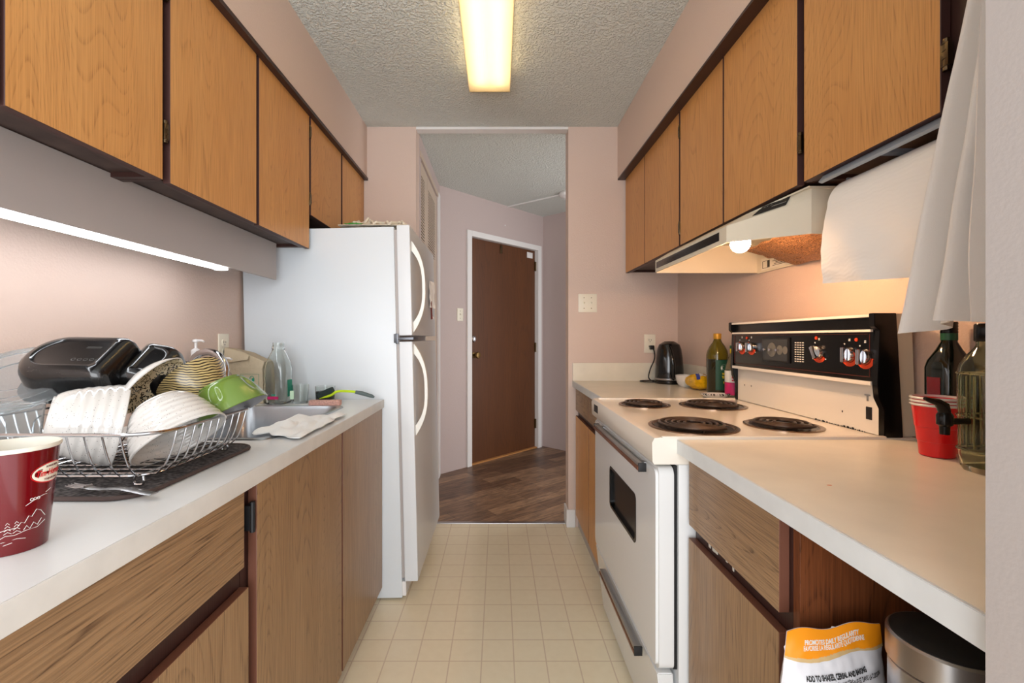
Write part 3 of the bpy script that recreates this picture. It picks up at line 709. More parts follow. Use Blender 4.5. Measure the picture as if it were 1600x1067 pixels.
# tote bag on top of the fridge
def lump(u, v):
    x = -.745+.33*u; y = 2.12+.34*v
    e = min(u, 1-u, v, 1-v)*5; e = min(1, e)
    h = .006+e*(.024+.026*noise.noise(Vector((u*9, v*7, 1)))+.012*noise.noise(Vector((u*24, v*20, 3))))
    return Vector((x, y, 1.696+max(.004, h)))
t = thing('tote_bag', 'crumpled beige cotton tote bag lying on top of the fridge', 'tote bag', (-.6, 2.3, 1.69))
b = B(); sheet(b, 60, 34, lump, .003); b.transform(Matrix.Translation((0, 0, .003))); obj('cloth', b, TANCOT, t)
b = B(); sheet(b, 16, 4, lambda u, v: lump(.08+.24*u, .02+.10*v)+Vector((0, -.002, .0075)), .0015); obj('green_print', b, GRP, t)
b = B(); tube(b, [lump(.35+.03*k, .10+.08*math.sin(k*.9))+Vector((0, 0, .006+.01*math.sin(k*1.3)**2)) for k in range(20)], .006, 8); obj('strap', b, TANCOT, t)

# ------------------------------------------------------------------ stove
RY0, RY1 = 1.205, 1.978
t = thing('electric_stove', 'off-white electric coil stove with black control panel', 'stove', (.77, 1.59, 0))
b = B(); bx(b, .475, 1.09, RY0+.002, RY1, .015, .846, .003); obj('body', b, STOVEW, t)
b = B(); pts = []
prof = [(.408, .848), (.404, .855), (.403, .905), (.409, .917), (.425, .919), (.436, .9165), (1.10, .9165), (1.10, .848)]
prism(b, prof, 1, RY0-.004, RY1+.004)
bx(b, .43, 1.02, RY0-.004, RY0+.010, .914, .9215, .003); bx(b, .43, 1.02, RY1-.010, RY1+.004, .914, .9215, .003)
bmesh.ops.remove_doubles(b, verts=b.verts[:], dist=1e-5)
obj('cooktop', b, STOVE, t)
b = B(); bx(b, .4025, .4032, 1.86, 1.93, .872, .902); obj('badge', b, BLACKM, t)
# burners
def burner(cx, cy, R, name_r):
    pz = .9165
    b = B(); lathe(b, [(R, 0), (R, .003), (R*.94, .0045), (R*.88, .003), (R*.86, .001)], 48, M=Matrix.Translation((cx, cy, pz)))
    p = obj('drip_pan', b, PAN, t)
    b = B(); lathe(b, [(R*.87, .0012), (R*.6, .0012), (0, .0012)], 48, M=Matrix.Translation((cx, cy, pz))); obj('scorched_well', b, COILB, p)
    b = B(); turns = 3.5 if R < .11 else 4.5; rm = R*.80; pts = []
    N_ = int(turns*28)
    for k in range(N_+1):
        a = 2*PI*turns*k/N_; r = .022+(rm-.022)*k/N_; pts.append((cx+r*math.cos(a+2.2), cy+r*math.sin(a+2.2), pz+.011))
    tube(b, pts, .0041, 8)
    for q in range(3):
        a = q*2*PI/3+.4; bx(b, .0, rm+.004, -.0015, .0015, pz-.002, pz+.007, M=Matrix.Translation((cx, cy, 0))@Matrix.Rotation(a, 4, 'Z'))
    obj('coil', b, COIL, t)
burner(.573, 1.80, .098, 0); burner(.83, 1.775, .122, 0); burner(.577, 1.36, .126, 0); burner(.852, 1.372, .106, 0)
# oven door
b = B(); y0, y1 = RY0, RY1; wy0, wy1, wz0, wz1 = 1.385, 1.71, .555, .705
def slab_with_hole(b, x0, x1, outer, inner):
    n = len(outer); t_ = bmesh.new(); V = {}
    for nm, loop in (('o', outer), ('i', inner)):
        for x in (x0, x1): V[nm, x] = [t_.verts.new((x, p.x, p.y)) for p in loop]
    for k in range(n):
        k2 = (k+1) % n
        t_.faces.new((V['o', x0][k], V['o', x0][k2], V['i', x0][k2], V['i', x0][k])); t_.faces.new((V['o', x1][k], V['i', x1][k], V['i', x1][k2], V['o', x1][k2]))
        t_.faces.new((V['o', x0][k], V['o', x1][k], V['o', x1][k2], V['o', x0][k2])); t_.faces.new((V['i', x0][k], V['i', x0][k2], V['i', x1][k2], V['i', x1][k]))
    bmesh.ops.recalc_face_normals(t_, faces=t_.faces[:]); append(b, t_)
oy, oz = (y0+y1)/2, (.300+.838)/2
out0 = [Vector((p.x, p.y, 0)) for p in rrect((y1-y0)/2, (.838-.300)/2, .022, 0, 6, (oy, oz))]
inn = [Vector((p.x, p.y, 0)) for p in rrect((wy1-wy0)/2, (wz1-wz0)/2, .02, 0, 6, ((wy0+wy1)/2, (wz0+wz1)/2))]
slab_with_hole(b, .423, .462, out0, inn)
rim = [Vector((p.x, p.y, 0)) for p in rrect((y1-y0)/2-.008, (.838-.300)/2-.008, .018, 0, 6, (oy, oz))]
slab_with_hole(b, .416, .4232, rim, inn)
od = obj('oven_door', b, STOVEW, t, smooth=60)
b = B(); o2 = [Vector((p.x, p.y, 0)) for p in rrect((wy1-wy0)/2+.001, (wz1-wz0)/2+.001, .02, 0, 6, ((wy0+wy1)/2, (wz0+wz1)/2))]
i2 = [Vector((p.x, p.y, 0)) for p in rrect((wy1-wy0)/2-.008, (wz1-wz0)/2-.008, .014, 0, 6, ((wy0+wy1)/2, (wz0+wz1)/2))]
slab_with_hole(b, .4145, .43, o2, i2); obj('window_rim', b, BLACK, od)
b = B(); bx(b, .424, .428, wy0, wy1, wz0, wz1); obj('window_glass', b, BLACK, od, smooth=0)
b = B(); bx(b, .386, .406, 1.265, 1.845, .812, .834, .004); bx(b, .40, .418, 1.29, 1.31, .814, .830); bx(b, .40, .418, 1.80, 1.82, .814, .830); h = obj('handle', b, STEEL, od)
b = B(); bx(b, .3825, .388, 1.262, 1.848, .815, .826, .001); obj('wood_inlay', b, TIMRED if False else REDW, h, smooth=0)
b = B(); bx(b, .385, .407, 1.259, 1.265, .811, .835, .001); bx(b, .385, .407, 1.845, 1.851, .811, .835, .001); obj('end_cap', b, BLACKM, h)
# drawer
b = B(); prism(b, [(.420, .292), (.462, .292), (.475, .02), (.452, .02)], 1, RY0+.006, RY1-.002, .003); dw = obj('storage_drawer', b, STOVEW, t)
b = B(); bx(b, .398, .420, 1.345, 1.80, .250, .274, .003); h = obj('handle', b, STEEL, dw)
b = B(); bx(b, .396, .399, 1.343, 1.802, .252, .263, .001); obj('wood_inlay', b, REDW, h, smooth=0)
b = B(); bx(b, .397, .421, 1.339, 1.345, .249, .275, .001); obj('end_cap', b, BLACKM, h)
b = B(); bx(b, .464, .474, RY0+.01, RY1-.01, .30, .84); obj('door_gap_slab', b, BLACKM, t, smooth=0)  # black slab filling the gap between oven door and body
# backguard
BG0, BG1 = RY0+.002, RY1-.004
b = B(); prism(b, [(1.040, .917), (1.040, 1.245), (1.10, 1.245), (1.112, .917)], 1, BG0+.012, BG1-.012); obj('backguard_shell', b, HOODM, t, smooth=0)
b = B(); bx(b, 1.022, 1.042, BG0+.02, BG1-.02, .918, 1.058, .001); obj('lower_panel', b, STOVE, t, smooth=0)
b = B(); bx(b, 1.004, 1.042, BG0+.018, BG1-.018, 1.058, 1.240, .002)
cp = obj('control_panel', b, BLACK, t)
cap = [(1.018, .917), (1.018, .99), (1.004, 1.02), (1.000, 1.06), (1.006, 1.20), (.992, 1.212), (.992, 1.246), (1.05, 1.246), (1.068, .917)]
for (a, c) in ((BG0, BG0+.02), (BG1-.02, BG1)):
    b = B(); prism(b, cap, 1, a, c, .0012); obj('end_cap', b, BLACK, t)
b = B(); bx(b, .995, 1.006, BG0+.02, BG1-.02, 1.236, 1.244, .001); bx(b, .997, 1.006, BG0+.02, BG1-.02, 1.196, 1.203, .001); bx(b, .997, 1.006, BG0+.02, BG1-.02, 1.052, 1.063, .001)
obj('white_trim_strip', b, STOVE, cp, smooth=0)
XP = 1.0035
def pface(b, y0, y1, z0, z1, d=.0008): bx(b, XP-d, XP+.0005, y0, y1, z0, z1)
# knobs along the panel: (y, z, r)
KN = [(1.885, 1.143, .019), (1.815, 1.143, .019), (1.432, 1.135, .021), (1.308, 1.132, .022), (1.252, 1.128, .0215)]
for i, (y, z, r) in enumerate(KN):
    Mk = frame_to((XP, y, z), (-1, 0, 0), (0, 0, 1))
    b = B(); lathe(b, [(0, 0), (r, 0), (r, .004), (r*.86, .012), (r*.8, .012), (0, .012)], 28, M=Mk)
    bx(b, -r*.95, r*.95, -.006, .006, .010, .024, .002, M=Mk@Matrix.Rotation(.0 if i != 2 else .5, 4, 'Z'))
    obj('knob', b, CHROME, cp)
    b = B(); a0, a1 = (PI*.62, PI*1.75) if i < 2 else (PI*.55, PI*1.72)
    po = arc(0, 0, r+.0115, a0, a1, 20); pi_ = arc(0, 0, r+.001, a0, a1, 20)[::-1]
    if i == 2: po = arc(0, 0, r+.0115, PI*.7, PI*1.7, 20); pi_ = arc(0, 0, r+.001, PI*.7, PI*1.7, 20)[::-1]
    # local x = up, local y = toward the camera side flip
    prism(b, [(p[0], -p[1]) for p in po+pi_], 2, 0, .0008, M=frame_to((XP, y, z), (-1, 0, 0), (0, 0, 1))@Matrix.Rotation(PI*.0, 4, 'Z'))
    obj('orange_dial_arc', b, ORANGE, cp, smooth=0)
    b = B()
    for a in (0.55, 2.2, 4.1):
        lathe(b, [(0, 0), (.0022, 0), (.0022, .0008), (0, .0008)], 6, M=Mk@Matrix.Translation((math.cos(a)*(r+.014), math.sin(a)*(r+.014), 0)))
    bx(b, r+.017, r+.0195, -.003, .003, 0, .0008, M=Mk); bx(b, r+.021, r+.0235, -.003, .003, 0, .0008, M=Mk)
    obj('dial_marks', b, WPRINT, cp, smooth=0)
for (y, z) in ((1.85, 1.180), (1.445, 1.180), (1.283, 1.175)):
    b = B(); lathe(b, [(0, 0), (.0055, 0), (.005, .002), (0, .002)], 16, M=frame_to((XP, y, z), (-1, 0, 0))); obj('indicator_lamp', b, ORANGE, cp)
b = B()
for (z, a, c) in ((1.190, 1.245, 1.945), (1.074, 1.24, 1.945)): pface(b, a, c, z, z+.0012, .0004)
pface(b, 1.237, 1.2382, 1.074, 1.191, .0004); pface(b, 1.945, 1.9462, 1.074, 1.191, .0004)
obj('red_outline', b, REDLINE, cp, smooth=0)
b = B(); bx(b, XP-.005, XP+.001, 1.575, 1.735, 1.092, 1.182, .002); ck = obj('clock_window', b, BLACKM, cp)
b = B(); bx(b, XP-.0055, XP-.0045, 1.583, 1.727, 1.099, 1.175); obj('glass', b, plain('clock_face_grey', (52, 54, 52), .15), ck, smooth=0)
for (y, r) in ((1.672, .026), (1.625, .017), (1.594, .014)):
    b = B(); lathe(b, [(0, 0), (r, 0), (r, .0006), (0, .0006)], 24, M=frame_to((XP-.0056, y, 1.137), (-1, 0, 0))); obj('dial', b, plain('dial_grey%d' % int(r*1e3), (104, 104, 98), .4), ck)
b = B()
for y in (1.707, 1.672, 1.632): tube(b, [(XP-.004, y, 1.137), (XP-.016, y, 1.137)], .005, 10)
obj('dial_stem', b, CHROME, ck)
b = B()
for r in range(9):
    for c in range(4): pface(b, 1.505+c*.0125, 1.512+c*.0125, 1.100+r*.0078, 1.1032+r*.0078)
obj('vent_marks', b, CUPIN, cp, smooth=0)
b = B(); bx(b, 1.0205, 1.0225, 1.252, 1.272, .955, .99, .0008); obj('outlet_cover', b, BLACKM, t)
b = B(); bx(b, 1.0195, 1.0225, 1.258, 1.276, 1.02, 1.024, .0008); bx(b, 1.0195, 1.0225, 1.264, 1.269, 1.006, 1.02, .0008); obj('switch', b, STEEL, t)
b = B()
for k in range(26):
    y = 1.28+k*.0078+random.uniform(-.004, .004); r = .001+.0035*random.random()**2; bx(b, 1.0212, 1.0222, y-r, y+r, .9165, .9185+r, .0003)
for (y, z) in ((1.36, .962), (1.90, .985), (1.85, .986)): bx(b, 1.0212, 1.0222, y-.002, y+.002, z-.003, z+.003, .0003)
obj('chips', b, BLACKM, t)

# ------------------------------------------------------------------ range hood
t = thing('range_hood', 'almond range hood with lit bulb below the oak cabinet', 'range hood', (.9, 1.59, 1.46))
def plate(b, pts, th, inward):
    t_ = bmesh.new(); P = [Vector(p) for p in pts]; n_ = (P[1]-P[0]).cross(P[2]-P[0]).normalized()
    if n_.dot(Vector(inward)) < 0: n_ = -n_
    a = [t_.verts.new(p) for p in P]; c = [t_.verts.new(p+n_*th) for p in P]
    t_.faces.new(a); t_.faces.new(c[::-1])
    for k in range(4): t_.faces.new((a[k], c[k], c[(k+1) % 4], a[(k+1) % 4]))
    bmesh.ops.recalc_face_normals(t_, faces=t_.faces[:]); append(b, t_)
def quad_shell(b, pts, th=.004): 
    t_ = bmesh.new(); t_.faces.new([t_.verts.new(p) for p in pts]); bmesh.ops.solidify(t_, geom=t_.faces[:], thickness=th); append(b, t_)
zt = 1.582
A = (.675, 1.97); Bp = (.675, 1.356); Cc = (.83, 1.214)
b = B()
# front lip, chamfer face and near side
bx(b, .675, .680, 1.356, 1.97, 1.463, 1.512)
plate(b, [(.675, 1.356, 1.463), (.83, 1.214, 1.457), (.83, 1.214, 1.550), (.675, 1.356, 1.512)], .004, (.3, .5, -.4))
plate(b, [(.83, 1.214, 1.457), (XR-.004, 1.204, 1.452), (XR-.004, 1.204, zt), (.83, 1.214, zt)], .004, (.3, .5, -.4))
p0, p1 = Vector((.675, 1.356, 1.512)), Vector((.83, 1.214, 1.550)); q0, q1 = Vector((.73, 1.356, 1.545)), Vector((.832, 1.213, 1.582))
def sl(s, v): return (p0.lerp(p1, s)).lerp(q0.lerp(q1, s), v)
sheet(b, 20, 4, lambda u, v: sl(u, v), .0015)
plate(b, [(.675, 1.97, 1.512), (.675, 1.356, 1.512), (.73, 1.356, 1.545), (.73, 1.97, 1.545)], .004, (.3, .5, -.4))
plate(b, [(.73, 1.97, 1.545), (.73, 1.356, 1.545), (.82, 1.207, 1.582), (.82, 1.97, 1.582)], .004, (.3, .5, -.4))
bx(b, .82, XR-.004, 1.21, 1.97, zt-.006, zt)
prism(b, [(.679, 1.459), (.679, 1.511), (.733, 1.544), (.82, 1.578), (XR-.004, 1.578), (XR-.004, 1.459)], 1, 1.964, 1.97); bx(b, XR-.01, XR-.004, 1.21, 1.966, 1.455, 1.575)
obj('canopy', b, HOODM, t, smooth=0)
b = B(); bx(b, .6735, .6755, 1.40, 1.955, 1.477, 1.503, .0008); obj('louvre_strip', b, BLACK, t)
# control strip on the chamfer's upper slope
nrm = (p1-p0).cross(q0-p0).normalized(); nrm = nrm if nrm.x < 0 else -nrm
b = B(); sheet(b, 12, 3, lambda u, v: sl(.32+.40*u, .08+.80*v)+nrm*.0035, .0012); cs = obj('control_strip', b, BLACKM, t, smooth=0)
b = B()
for k in range(7):
    s = .53+k*.025; c_ = sl(s, .28)+nrm*.0062; quad_shell(b, [c_, c_+(p1-p0)*.018, c_+(p1-p0)*.018+(q0-p0)*.16, c_+(q0-p0)*.12], .0005)
for s in (.35, .40, .44, .49): c_ = sl(s, .5)+nrm*.0062; quad_shell(b, [c_, c_+(p1-p0)*.01, c_+(p1-p0)*.01+(q0-p0)*.08, c_+(q0-p0)*.08], .0005)
obj('white_marks', b, WPRINT, cs, smooth=0)
b = B(); lathe(b, [(.028*math.sin(q), -.028*math.cos(q)) for q in [PI*.8*k/14 for k in range(15)]]+[(.013, .035), (.012, .05)], 32, M=Matrix.Translation((.732, 1.386, 1.466)))
obj('light_bulb', b, BULBM, t)
b = B(); lathe(b, [(.016, .03), (.018, .06), (0, .06)], 20, M=Matrix.Translation((.732, 1.386, 1.466))); obj('bulb_socket', b, IVORY, t)
b = B()
def filt(u, v):
    x = .915+.18*u-.04*(1-v)*(1-u); y = 1.30+.385*v; s = math.sin(PI*u)*math.sin(PI*v)
    return Vector((x, y, 1.507-.022*s-.050*u+.006*noise.noise(Vector((u*8, v*8, 0)))))
sheet(b, 30, 34, filt, .008); obj('mesh_filter', b, FILT, t)
b = B(); bx(b, .87, 1.10, 1.262, 1.276, 1.480, 1.494); obj('filter_rail', b, HOODM, t, smooth=0)
b = B(); bx(b, XR-.012, XR-.010, 1.70, 1.93, 1.463, 1.512); lb = obj('rating_label', b, CUPIN, t, smooth=0)
b = B()
for (a, c, d, e) in ((1.87, 1.92, 1.470, 1.4715), (1.87, 1.92, 1.4985, 1.50), (1.918, 1.92, 1.47, 1.50), (1.87, 1.886, 1.472, 1.499)): bx(b, XR-.0128, XR-.0118, a, c, d, e)
for k in range(6): bx(b, XR-.0128, XR-.0118, 1.74, 1.85-.01*(k % 3), 1.472+.006*k, 1.474+.006*k)
obj('print', b, BTXT, lb, smooth=0)

# ------------------------------------------------------------------ paper towel holder + roll
t = thing('paper_towel_holder', 'pale metal paper towel holder fixed under the oak cabinet', 'paper towel holder', (.87, .98, 1.57))
b = B(); prism(b, [(.792, 1.566), (.804, 1.582), (.812, 1.582), (.802, 1.562)], 1, .812, 1.135, .001); bx(b, .812, .95, .965, .985, 1.572, 1.58); bx(b, .93, .95, .812, 1.135, 1.572, 1.582); obj('bracket', b, BLUEG, t, smooth=0)
for y in (.822, 1.128):
    b = B(); bx(b, .858, .882, y-.003, y+.003, 1.486, 1.575, .002); obj('arm', b, BLUEG, t)
t = thing('paper_towel_roll', 'white embossed paper towel roll with one sheet hanging down', 'paper towel roll', (.868, .98, 1.49))
b = B(); R_ = .068
lathe(b, [(.02, -.136), (R_, -.136), (R_, .136), (.02, .136), (.02, -.136)], 48, M=frame_to((.868, .975, 1.497), (0, 1, 0)))
obj('roll', b, PAPER, t)
b = B()
def hang(u, v):
    y = .839+.272*u-.018*v*u*0
    if v < .25:
        a = PI/2+PI/2*(v/.25); x = .868+(R_+.002)*math.cos(a); z = 1.497+(R_+.002)*math.sin(a)
        return Vector((x, y, z))
    s = (v-.25)/.75
    x = .798-.020*math.sin(s*2.2)-.006*s*math.sin(u*9+s*3)-.004*noise.noise(Vector((u*5, s*6, 2)))*s
    return Vector((x, y-.012*s+.01*s*u, 1.497-s*(.205-.02*u)))
sheet(b, 40, 50, hang, .0012); obj('hanging_sheet', b, PAPER, t, smooth=70)

# ------------------------------------------------------------------ linen towel hanging in front of the cabinet
t = thing('kitchen_towel', 'grey-white linen towel hanging from the cabinet at far right', 'towel', (.74, .66, 1.95))
def tw(u, v, w0=.05, w1=.235, yc0=.625, yc1=.668, z0=1.93, z1=1.195, xo=.732, ph=0, fold=2.6):
    w_ = w0+(w1-w0)*v**1.05; y = yc0+(yc1-yc0)*v+w_*(u-.5)
    amp = .006+.030*v
    x = xo-.02*v+amp*(math.sin(u*PI*2*fold+ph+.6*math.sin(v*3))+.45*math.sin(u*PI*4.7*fold+ph*2-1.1*v))*.8+.006*noise.noise(Vector((u*6, v*5, ph)))
    z = z0+(z1-z0)*v-.012*math.sin(u*7+ph)*v+.02*abs(u-.5)*(1-v)
    return Vector((x, y, z))
b = B(); sheet(b, 80, 80, lambda u, v: tw(u, v), .003); obj('cloth', b, TOWELM, t, smooth=80)
b = B(); sheet(b, 60, 60, lambda u, v: tw(u, v, w1=.16, yc1=.575, z1=1.215, xo=.712, ph=1.2, fold=1.4), .003); obj('front_fold', b, TOWELM, t, smooth=80)
b = B(); tube(b, [tw(k/60, .955)+Vector((-.0005, 0, 0)) for k in range(61)], .0012, 6); obj('hem', b, TOWELM, t)
b = B(); bx(b, .783, .789, .60, .64, 1.89, 1.97, .002); tube(b, [(.785, .62, 1.92), (.76, .62, 1.90), (.735, .62, 1.91), (.725, .62, 1.945)], .005, 8)
setp(obj('towel_hook', b, STEEL), 'steel hook on the cabinet door holding the linen towel', 'hook')

# ------------------------------------------------------------------ things on the near right worktop
def cup_bm(rt, rb, h, th=.0012, rimr=.003):
    return [(0, .003), (rb-.004, .003), (rb, 0), (rb+.001, .002), (rt, h-rimr), (rt+rimr, h-rimr), (rt+rimr, h), (rt-th, h), (rb-th, .006), (0, .006)]
for i in range(3):
    M = Matrix.Translation((.992, 1.035, ZR+.0005+.0075*i))
    t = thing('party_cup', ['red plastic cup at the bottom of the nested stack', 'red plastic cup in the middle of the nested stack', 'red plastic cup on top of the nested stack, rim highest'][i], 'cup', M=M, group='nested red cups on the right worktop')
    rt, rb, h = .0455, .031, .119
    def mod(j, a): return 1
    b = B(); k_ = .0012*i
    pr = [(rb-.003, 0), (rb, .002), (rb+.003, h*.28), (rb+.0042, h*.285), (rb+.007, h*.55), (rb+.0082, h*.555), (rt-.001, h*.96), (rt-.003, h*.96), (rb-.003, .004), (0, .004), (0, .0)]
    lathe(b, pr, 56); obj('cup_body', b, REDCUP, t, local=True)
    b = B(); lathe(b, [(rt-.003, h*.955), (rt+.001, h*.955), (rt+.003, h*.975), (rt+.001, h), (rt-.003, h), (rt-.003, h*.955)], 56); obj('rim', b, WHITEC, t, local=True)
# tall dark bottle behind the cups
t = thing('liquor_bottle', 'tall dark bottle with green neck band behind the red cups', 'bottle', (1.074, 1.098, ZR))
M = Matrix.Translation((1.081, 1.098, ZR+.0005))@Matrix.Diagonal((.84, .84, 1.045, 1))
b = B(); loft(b, [rrect(.040, .040, .016, 0.0), rrect(.042, .042, .018, .006), rrect(.042, .042, .018, .186), rrect(.040, .040, .024, .203), rrect(.028, .028, .026, .228), rrect(.018, .018, .0179, .246), rrect(.0165, .0165, .0164, .285)], M=M); obj('bottle_body', b, DGLASS, t)
b = B(); lathe(b, [(.0188, .250), (.0188, .266), (.0165, .266)], 28, M=M); obj('neck_band', b, GRNCAP, t)
b = B()
for k in range(4): lathe(b, [(.0185, .266+.0065*k), (.0195, .268+.0065*k), (.0185, .2722+.0065*k)], 28, M=M)
lathe(b, [(.0182, .264), (.0182, .292), (0, .292)], 28, M=M); obj('cap', b, BLACK, t)
b = B(); bx(b, -.0432, -.0424, -.018, .022, .075, .165, M=M); obj('label', b, TIMRED, t, smooth=0)
# glass beverage dispenser
t = thing('beverage_dispenser', 'square green-tinted glass dispenser bottle with black tap at far right', 'dispenser', (.972, .908, ZR))
DC = (.972, .908); hx = .062
M = Matrix.Translation((DC[0], DC[1], ZR+.0005))@Matrix.Rotation(-.12, 4, 'Z')@Matrix.Diagonal((.60, .60, .955, 1))
b = B()
rr = lambda s, r, z: rrect(s, s, r, z, 8)
outer = [rr(.052, .035, 0), rr(.058, .036, .008), rr(hx, .034, .03), rr(hx, .03, .205), rr(.060, .036, .222), rr(.050, .042, .242), rr(.034, .0339, .258), rr(.030, .0299, .264), rr(.030, .0299, .285)]
inner = [rr(.026, .0259, .285), rr(.026, .0259, .262), rr(.047, .042, .240), rr(.056, .034, .220), rr(hx-.005, .028, .2), rr(hx-.005, .028, .032), rr(.05, .03, .012)]
loft(b, outer+inner, True, True, M=M); obj('glass_jar', b, GGLASS, t, smooth=50)
b = B()
for z in (.115, .205, .045): loft(b, [rr(hx+.0025, .034, z-.002), rr(hx+.004, .034, z), rr(hx+.0025, .034, z+.002)], True, True, M=M)
for sx in (-.028, .0, .028):
    for sg in (-1, 1):
        tube(b, [M@Vector((sx, sg*(hx+.0015), .05)), M@Vector((sx, sg*(hx+.0015), .20))], .0022, 6); tube(b, [M@Vector((sg*(hx+.0015), sx, .05)), M@Vector((sg*(hx+.0015), sx, .20))], .0022, 6)
bmesh.ops.delete(b, geom=[f for f in b.faces if abs(f.normal.z) > .9 and f.calc_area() > .004], context='FACES'); obj('moulded_ribs', b, GGLASS, t)
b = B(); lathe(b, [(.032, .272), (.034, .274), (.034, .306), (.032, .309), (0, .309)], 40, M=M, mod=lambda j, a: 1+.02*math.cos(a*24)); obj('lid', b, BLACK, t)
TX = M@Vector((-hx-.002, .0, .105))
b = B(); d = Vector((-1, .0, 0)).normalized()
tube(b, [TX+Vector((.004, 0, 0)), TX+d*.038], .0065, 14); c = TX+d*.044
lathe(b, [(0, -.026), (.008, -.026), (.0085, -.010), (.013, -.006), (.0135, .012), (.010, .018), (0, .02)], 20, M=Matrix.Translation(c)); tp = obj('tap', b, BLACK, t)
b = B(); tube(b, [c+Vector((0, 0, .018)), c+Vector((0, 0, .03))+d*.004, c+Vector((0, 0, .038))+d*.014, c+Vector((0, 0, .042))+d*.030, c+Vector((0, 0, .046))+d*.040], [.010, .011, .0075, .005, .0035], 12); obj('lever', b, BLACK, tp)

# ------------------------------------------------------------------ things on the far right worktop
KX, KY = 1.003, 2.69
t = thing('electric_kettle', 'black electric kettle plugged in at the corner', 'kettle', (KX, KY, ZR))
M = Matrix.Translation((KX, KY, ZR+.0005))@Matrix.Diagonal((1, .95, 1, 1))
b = B(); lathe(b, [(0, 0), (.080, 0), (.082, .006), (.082, .016), (.079, .018)], 40, M=M); obj('power_base', b, KETT, t)
b = B(); lathe(b, [(.0815, .022), (.0825, .024), (.0825, .032), (.081, .033)], 40, M=M); obj('steel_band', b, STEEL, t)
b = B(); lathe(b, [(.079, .018), (.081, .028), (.080, .08), (.075, .15), (.068, .20), (.058, .228), (.035, .243), (0, .247)], 40, M=M); obj('kettle_body', b, KETT, t)
b = B(); tube(b, [(KX-.02, KY-.06, ZR+.215), (KX-.022, KY-.085, ZR+.19), (KX-.016, KY-.102, ZR+.12), (KX-.008, KY-.09, ZR+.045), (KX-.004, KY-.07, ZR+.03)], [.010, .013, .013, .011, .009], 12); obj('handle', b, KETT, t)
b = B(); lathe(b, [(0, 0), (.030, -.001), (.028, .003), (0, .005)], 20, M=Matrix.Translation((KX, KY, ZR+.244))); obj('lid', b, KETT, t)
b = B(); pts = [(.952, 2.832, 1.118), (.957, 2.815, 1.10), (.953, 2.80, 1.05), (.925, 2.79, .99), (.912, 2.78, .94), (.93, 2.76, .921), (.985, 2.80, .919), (.95, 2.815, .919), (.88, 2.80, .919), (.855, 2.76, .919), (.88, 2.72, .919), (.93, 2.70, .92)]
def smoothp(p, n=6):
    P = [Vector(q) for q in p]; out = []
    for i in range(len(P)-1):
        a = P[max(i-1, 0)]; b_ = P[i]; c = P[i+1]; d = P[min(i+2, len(P)-1)]
        for k in range(n):
            s = k/n; out.append(.5*((2*b_)+(-a+c)*s+(2*a-5*b_+4*c-d)*s*s+(-a+3*b_-3*c+d)*s**3))
    out.append(P[-1]); return out
tube(b, smoothp(pts), .0035, 8); obj('power_cord', b, BLACKM, t)
b = B(); bx(b, .938, .964, 2.826, 2.851, 1.108, 1.134, .004); obj('plug', b, BLACKM, t)
t = thing('small_bowl', 'small white quilted bowl beside the kettle', 'bowl', (1.035, 2.52, ZR))
b = B(); lathe(b, [(0, .003), (.024, .003), (.026, 0), (.03, .003), (.044, .02), (.051, .044), (.053, .064), (.050, .064), (.047, .045), (.040, .022), (.026, .008), (0, .007)], 48, M=Matrix.Translation((1.022, 2.50, ZR+.0005)), mod=lambda j, a: 1+(.012*math.cos(a*16+(j % 2)*PI) if 2 < j < 6 else 0))
obj('bowl_body', b, WHITEC, t)
t = thing('snack_bag', 'yellow snack bag lying beside the olive oil bottle', 'snack bag', (1.045, 2.36, ZR))
b = B()
def pil(u, v, s):
    x = 1.012+.085*(u-.5)*2*.55+.01; y = 2.36+.13*(v-.5); e = (max(0, math.sin(PI*u))**.3)*(max(0, math.sin(PI*v))**.28)
    return Vector((1.035+.10*(u-.5), y, ZR+.042+s*.040*e+.004*noise.noise(Vector((u*7, v*7, s)))))
t_ = bmesh.new()
for s in (-1, 1):
    g = [[t_.verts.new(pil(i/24, j/24, s)) for j in range(25)] for i in range(25)]
    for i in range(24):
        for j in range(24): t_.faces.new((g[i][j], g[i+1][j], g[i+1][j+1], g[i][j+1]))
bmesh.ops.remove_doubles(t_, verts=t_.verts[:], dist=.0008); bmesh.ops.recalc_face_normals(t_, faces=t_.faces[:]); append(b, t_)
obj('wrapper', b, CHIP, t)
b = B(); sheet(b, 10, 10, lambda u, v: pil(.12+.18*u+.2*v, .02+.5*v, 1)+Vector((-.002, -.001, .0015)), .0008); obj('blue_stripe', b, BLUE, t)
b = B(); sheet(b, 8, 8, lambda u, v: pil(.35+.3*u, .15+.45*v, 1)+Vector((0, 0, .0015)), .0008); obj('silver_patch', b, WPRINT, t)
OX, OY = 1.054, 2.205
t = thing('olive_oil_bottle', 'olive oil bottle with gold cap and green label', 'bottle', (OX, OY, ZR))
M = Matrix.Translation((OX, OY, ZR+.0005))
b = B(); lathe(b, [(0, 0), (.044, 0), (.047, .005), (.0485, .165)], 40, M=M); obj('oil_filled_part', b, DOIL, t)
b = B(); lathe(b, [(.0485, .165), (.0485, .185), (.045, .205), (.034, .228), (.022, .245), (.0165, .258), (.0155, .278), (0, .278)], 40, M=M); obj('shoulder_and_neck', b, OLIVE, t)
b = B(); lathe(b, [(.0175, .262), (.018, .264), (.018, .286), (.0165, .288), (0, .288)], 32, M=M, mod=lambda j, a: 1+.02*math.cos(20*a)); obj('cap', b, GOLD, t)
def cyl_patch(b, r, a0, a1, z0, z1, M, n=16, th=.0006, zt=None):
    sheet(b, n, 1, lambda u, v: M@Vector((r*math.cos(a0+(a1-a0)*u), r*math.sin(a0+(a1-a0)*u), z0+(z1-z0)*v)), th)
